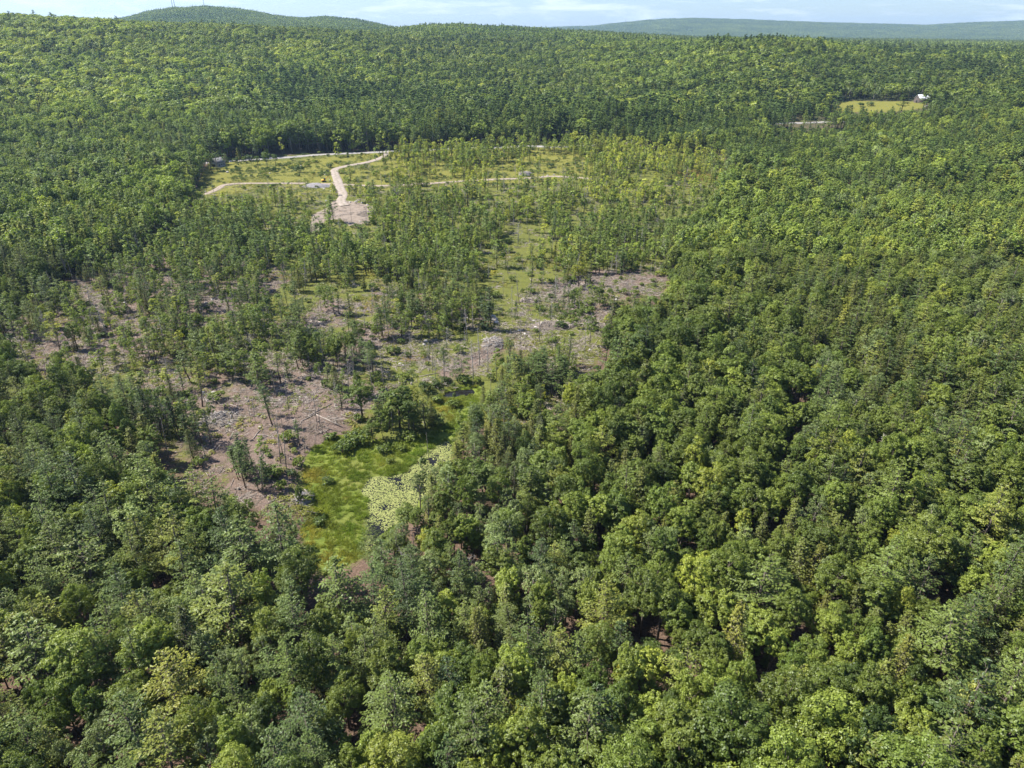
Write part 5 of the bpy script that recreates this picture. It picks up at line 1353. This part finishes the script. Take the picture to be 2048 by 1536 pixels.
    for i, (px, py, s) in enumerate(pl):
        x, y, z = P(px, py)
        o = top_thing('boulder', rocks[i % 5], x, y, .15 * s, (0, 0, r.uniform(0, 6.28)), None, 'rock', 'pale boulders on the cleared land', (s * r.uniform(.6, 1.0), s * .7, s * .75))
        items.append((o, 'boulder', x, y, ('big' if s > 1.15 else 'small') + ' whitish'))
    assign_labels(items)
    stumps = []
    for v in range(3):
        g = Geo(); g.tube([[0, 0, -.2], [0, 0, .1], [.02, 0, .5]], [.34, .26, .22], 9); stumps.append(g.mesh('tree_stump', M_BARKL))
    items = []
    for k in range(70):
        z = [W['slash'], W['slash2'], W['slash3']][k % 3]
        for _ in range(60):
            x = r.uniform(z[:, 0].min(), z[:, 0].max()); y = r.uniform(z[:, 1].min(), z[:, 1].max())
            if inside(z, np.array([x]), np.array([y]))[0] and sdist(W['marsh'], np.array([x]), np.array([y]))[0] < -2: break
        o = top_thing('tree_stump', stumps[k % 3], x, y, 0, (0, 0, r.uniform(0, 6)), None, 'stump', 'cut stumps on the cleared land', float(r.uniform(.7, 1.3)))
        items.append((o, 'tree_stump', x, y, 'low grey'))
    assign_labels(items)
litter()

# ------------------------------------------------------------------ heaps of debris and gravel
def heap(name, px, py, rx, ry, hz, m, label, cat, sticks=0, ms=None, seed=0):
    r = np.random.default_rng(seed)
    x, y, z = P(px, py)
    n = 14
    g = Geo()
    q = np.linspace(-1, 1, n)
    A, B_ = np.meshgrid(q, q)
    R2 = A ** 2 + B_ ** 2
    Z = np.maximum(0, 1 - R2) ** .7 * (0.75 + .5 * vnoise(A * 3 + seed, B_ * 3, 8)) * hz - .15
    V = np.stack([A * rx, B_ * ry, Z], -1).reshape(-1, 3)
    i = np.arange(n - 1)[:, None] * n; j = np.arange(n - 1)[None]
    g.add(V, np.stack([i + j, i + j + 1, i + n + j + 1, i + n + j], -1).reshape(-1, 4))
    e = bpy.data.objects.new(name, None); COL.objects.link(e); e.location = (x, y, z)
    e['label'] = label; e['category'] = cat
    o = bpy.data.objects.new('mound', g.mesh('mound', m)); COL.objects.link(o); o.parent = e
    if sticks:
        g = Geo()
        for k in range(sticks):
            a, b = r.uniform(-.8, .8, 2); zz = max(0, 1 - a * a - b * b) ** .6 * hz
            d = unit(r, 1)[0] * np.array([1, 1, .35]) * r.uniform(.6, 2.0)
            c = np.array([a * rx, b * ry, zz + .1])
            g.tube([c - d, c + d], [r.uniform(.04, .13)] * 2, 4)
        o = bpy.data.objects.new('branch_tangle', g.mesh('branches', ms)); COL.objects.link(o); o.parent = e; o['kind'] = 'stuff'
heap('gravel_pile', 634, 373, 11, 6, 2.4, M_PILE, 'long dark grey gravel pile beside the driveway junction', 'gravel pile', seed=1)
heap('brush_pile', 1052, 350, 6, 4, 2.6, M_PILE, 'grey brush pile beside the dirt track', 'brush pile', 90, M_DEAD, 2)
heap('brush_pile', 1110, 652, 9, 4, 1.5, M_BARK, 'brown brush and rubble heap with pale rocks on the green slope', 'brush pile', 110, M_SLASHW, 3)
heap('brush_pile', 985, 690, 4, 6, 1.6, M_BARK, 'dark tangled brush pile below the paired dark pines', 'brush pile', 110, M_DEAD, 4)
heap('brush_pile', 440, 838, 6, 5, .7, M_BARK, 'pale grey fan of dead branches at the near edge of the bare slope', 'brush pile', 120, M_DEAD, 5)
heap('root_mound', 606, 1000, 2.2, 2.2, 1.8, M_PILE, 'grey upturned root mound on the left shore of the marsh', 'root mound', 30, M_BARKL, 6)
heap('brush_pile', 1165, 575, 7, 5, .8, M_BARK, 'low grey brush heap at the top of the right slash', 'brush pile', 90, M_SLASHW, 7)
heap('brush_pile', 1060, 602, 5, 3, .7, M_BARK, 'small grey brush heap among thin stems on the green slope', 'brush pile', 70, M_SLASHW, 8)
heap('brush_pile', 735, 428, 7, 6, 1.4, M_BARK, 'brown brush heap on the right side of the sandy yard', 'brush pile', 90, M_SLASHW, 9)
heap('brush_pile', 620, 648, 7, 5, .9, M_BARK, 'grey brush heap on the slope left of the leafy clump', 'brush pile', 90, M_SLASHW, 10)

# ------------------------------------------------------------------ farm, cars, digger, masts
M_METAL = plain('white_metal_roof', (.34, .355, .38), (.44, .46, .49), .3, rough=.5)
M_BARN = plain('weathered_brown_boards', (.070, .056, .050), (.125, .10, .09), .8)
M_HOUSE = plain('pale_grey_boards', (.20, .21, .22), (.28, .29, .30), .8)
M_DARK = plain('dark_opening', (.02, .02, .022), (.03, .03, .03), 1)
M_GLASS = plain('dark_window_glass', (.03, .04, .05), (.04, .05, .06), 1, rough=.1)
M_WHITE = plain('white_paint', (.75, .75, .75), (.80, .80, .80), 1, rough=.4)
M_YEL = plain('orange_machine_paint', (.62, .30, .03), (.70, .36, .05), 1, rough=.5)
M_ROOFD = plain('grey_shingles', (.09, .09, .095), (.15, .15, .155), 2)
M_STEEL = plain('galvanised_steel', (.25, .26, .28), (.34, .35, .37), 1, rough=.5)
M_BLACK = plain('black_rubber', (.02, .02, .02), (.035, .035, .035), 2)
def part(parent, name, g, m, smooth=False):
    o = bpy.data.objects.new(name, g.mesh(name, m, smooth)); COL.objects.link(o); o.parent = parent
    return o
def root(name, x, y, rz, label, cat, dz=0, group=None):
    e = bpy.data.objects.new(name, None); COL.objects.link(e)
    e.location = (x, y, float(GH(np.array([x]), np.array([y]))[0]) + dz); e.rotation_euler = (0, 0, rz)
    e['label'] = label; e['category'] = cat
    if group: e['group'] = group
    return e
def gable(name, px, py, Lx, Wy, eh, rh, rz, mw, mr, label, cat, h=0, doors=True):
    x, y, _ = P(px, py, h)
    e = root(name, x, y, rz, label, cat, -.2)
    g = Geo()
    a, b = Lx / 2, Wy / 2
    g.add([(-a, -b, 0), (a, -b, 0), (a, b, 0), (-a, b, 0), (-a, -b, eh), (a, -b, eh), (a, b, eh), (-a, b, eh), (-a, 0, eh + rh), (a, 0, eh + rh)],
          [(0, 1, 5, 4), (2, 3, 7, 6), (1, 2, 6, 5), (3, 0, 4, 7)], [(5, 6, 9), (7, 4, 8)])
    part(e, 'wall', g, mw)
    for s in (-1, 1):
        g = Geo(); o_ = .5
        th = .18
        p0 = np.array([(-a - o_, s * (b + o_), eh - rh * o_ / b), (a + o_, s * (b + o_), eh - rh * o_ / b), (a + o_, 0, eh + rh), (-a - o_, 0, eh + rh)])
        V = np.vstack([p0 + [0, 0, .03], p0 + [0, 0, .03 + th]])
        g.add(V, [(0, 1, 2, 3), (4, 7, 6, 5), (0, 4, 5, 1), (1, 5, 6, 2), (2, 6, 7, 3), (3, 7, 4, 0)])
        part(e, 'roof_slope', g, mr)
    if doors:
        g = Geo(); g.box((-a - .06, -1.4, .2), (-a + .05, 1.4, 3.0)); part(e, 'door', g, M_DARK)
        g = Geo(); g.box((-a - .06, -.8, eh + .3), (-a + .05, .8, eh + 1.5)); part(e, 'window', g, M_GLASS)
        for k in range(3):
            g = Geo(); q = -a + Lx * (k + .6) / 3.4; g.box((q, -b - .06, 1.4), (q + 1.2, -b + .05, 2.6)); part(e, 'window', g, M_GLASS)
    return e
gable('barn', 1847, 205, 19, 11, 5.0, 4.2, .12, M_BARN, M_METAL, 'brown board barn with a white metal roof beside the far meadow', 'barn')
gable('shed', 1892, 206, 7, 5, 2.6, 1.4, .2, M_HOUSE, M_METAL, 'small pale shed right of the barn among trees', 'shed')
gable('house', 436, 333, 9, 8, 4.0, 3.0, 1.2, M_HOUSE, M_ROOFD, 'pale grey gabled house half hidden by trees beside the road', 'house')
gable('house', 1062, 262, 11, 8, 4.0, 2.8, .1, M_HOUSE, M_HOUSE, 'low grey-pink roofed house in the trees above the road', 'house')
def car(px, py, rz, m, label, cat='car'):
    x, y, _ = P(px, py)
    e = root('parked_car', x, y, rz, label, cat, .35)
    g = Geo(); prof = [(-2.2, .35), (-2.2, .85), (-1.7, .95), (-1.1, 1.45), (.6, 1.48), (1.3, 1.0), (2.1, .88), (2.25, .4)]
    n = len(prof)
    V = [(a, -.9, b) for a, b in prof] + [(a, .9, b) for a, b in prof]
    g.add(V, [(i, (i + 1) % n, n + (i + 1) % n, n + i) for i in range(n)], [(0, i + 1, i) for i in range(1, n - 1)] + [(n, n + i, n + i + 1) for i in range(1, n - 1)])
    part(e, 'body', g, m)
    g = Geo(); g.box((-1.05, -.92, 1.0), (.75, .92, 1.38)); part(e, 'window', g, M_GLASS)
    for sx in (-1.35, 1.4):
        for sy in (-.85, .85):
            g = Geo(); g.tube([(sx, sy - .12, .34), (sx, sy + .12, .34)], [.34, .34], 10); part(e, 'wheel', g, M_BLACK)
car(1193, 291, .1, M_WHITE, 'white car parked under the trees by the road')
car(1853, 214, .3, M_WHITE, 'white car parked in front of the brown barn')
x, y, _ = P(648, 364)
e = root('excavator', x, y, .4, 'small orange excavator parked beside the gravel pile', 'excavator', .1)
for s in (-1.1, 1.1):
    g = Geo(); g.tube([(-1.5, s, .45), (-1.1, s, .2), (1.1, s, .2), (1.5, s, .45), (1.1, s, .75), (-1.1, s, .75)], [.28] * 6, 6); part(e, 'track', g, M_BLACK)
g = Geo(); g.box((-1.7, -1.1, .8), (1.0, 1.1, 1.7)); part(e, 'body', g, M_YEL)
g = Geo(); g.box((0, -1.05, 1.7), (1.2, .1, 2.8)); part(e, 'cab', g, M_GLASS)
g = Geo(); g.tube([(1.0, .5, 1.4), (2.6, .5, 3.4), (4.2, .5, 3.2)], [.25, .22, .18], 5); g.tube([(4.2, .5, 3.2), (4.7, .5, 1.2)], [.18, .15], 5); part(e, 'boom', g, M_YEL)
g = Geo(); g.box((4.3, .1, .4), (5.0, .9, 1.2)); part(e, 'bucket', g, M_STEEL)

def mast(px, py, dist_hint, H, w, label, head=False):
    u = bearing(px, py)
    x, y = u * dist_hint, float(dist_hint)
    e = root('radio_mast', x, y, 0, label, 'radio mast', -1)
    g = Geo()
    for k in range(3):
        a = k * 2.094; dx, dy = math.cos(a) * w, math.sin(a) * w
        g.tube([(dx, dy, 0), (dx * .75, dy * .75, H)], [w * .22] * 2, 4)
    part(e, 'mast_leg', g, M_STEEL)
    g = Geo()
    nst = int(H / 6)
    for k in range(nst):
        for q in range(3):
            a, b = q * 2.094, (q + 1) * 2.094
            z0, z1 = H * k / nst, H * (k + 1) / nst
            g.tube([(math.cos(a) * w * .9, math.sin(a) * w * .9, z0), (math.cos(b) * w * .9, math.sin(b) * w * .9, z1)], [w * .12] * 2, 3, cap=False)
    part(e, 'lattice', g, M_STEEL)
    if head:
        g = Geo(); g.tube([(0, 0, H - 10), (0, 0, H - 3)], [6.5, 7.5], 10); part(e, 'antenna_drum', g, M_STEEL)
mast(346, 18, 3960, 95, 1.7, 'left lattice mast on the wooded hilltop')
mast(350.5, 18, 3990, 95, 1.7, 'right one of the two close lattice masts on the hilltop')
mast(409, 16, 3980, 58, 1.7, 'single mast with a drum head on the wooded hilltop', True)
mast(1251, 46, 9480, 55, 3.0, 'thin mast on the far blue ridge')

# ------------------------------------------------------------------ air
def haze():
    m, t = mat('haze_air')
    v = N(t, 'ShaderNodeVolumePrincipled')
    v.inputs['Color'].default_value = (.46, .70, 1.0, 1)
    v.inputs['Density'].default_value = 4.4e-5
    v.inputs['Anisotropy'].default_value = 0.2
    o = N(t, 'ShaderNodeOutputMaterial'); t.links.new(v.outputs[0], o.inputs['Volume'])
    g = Geo(); g.box((-20500, -400, -12), (20500, 15500, 340))
    o = bpy.data.objects.new('haze', g.mesh('haze', m)); COL.objects.link(o)
    o['kind'] = 'stuff'; o['label'] = 'thin summer haze that fades the far hills to blue'
haze()
print('TREES', ALL, 'far patches', n_far, 'objects', len(SC.objects))
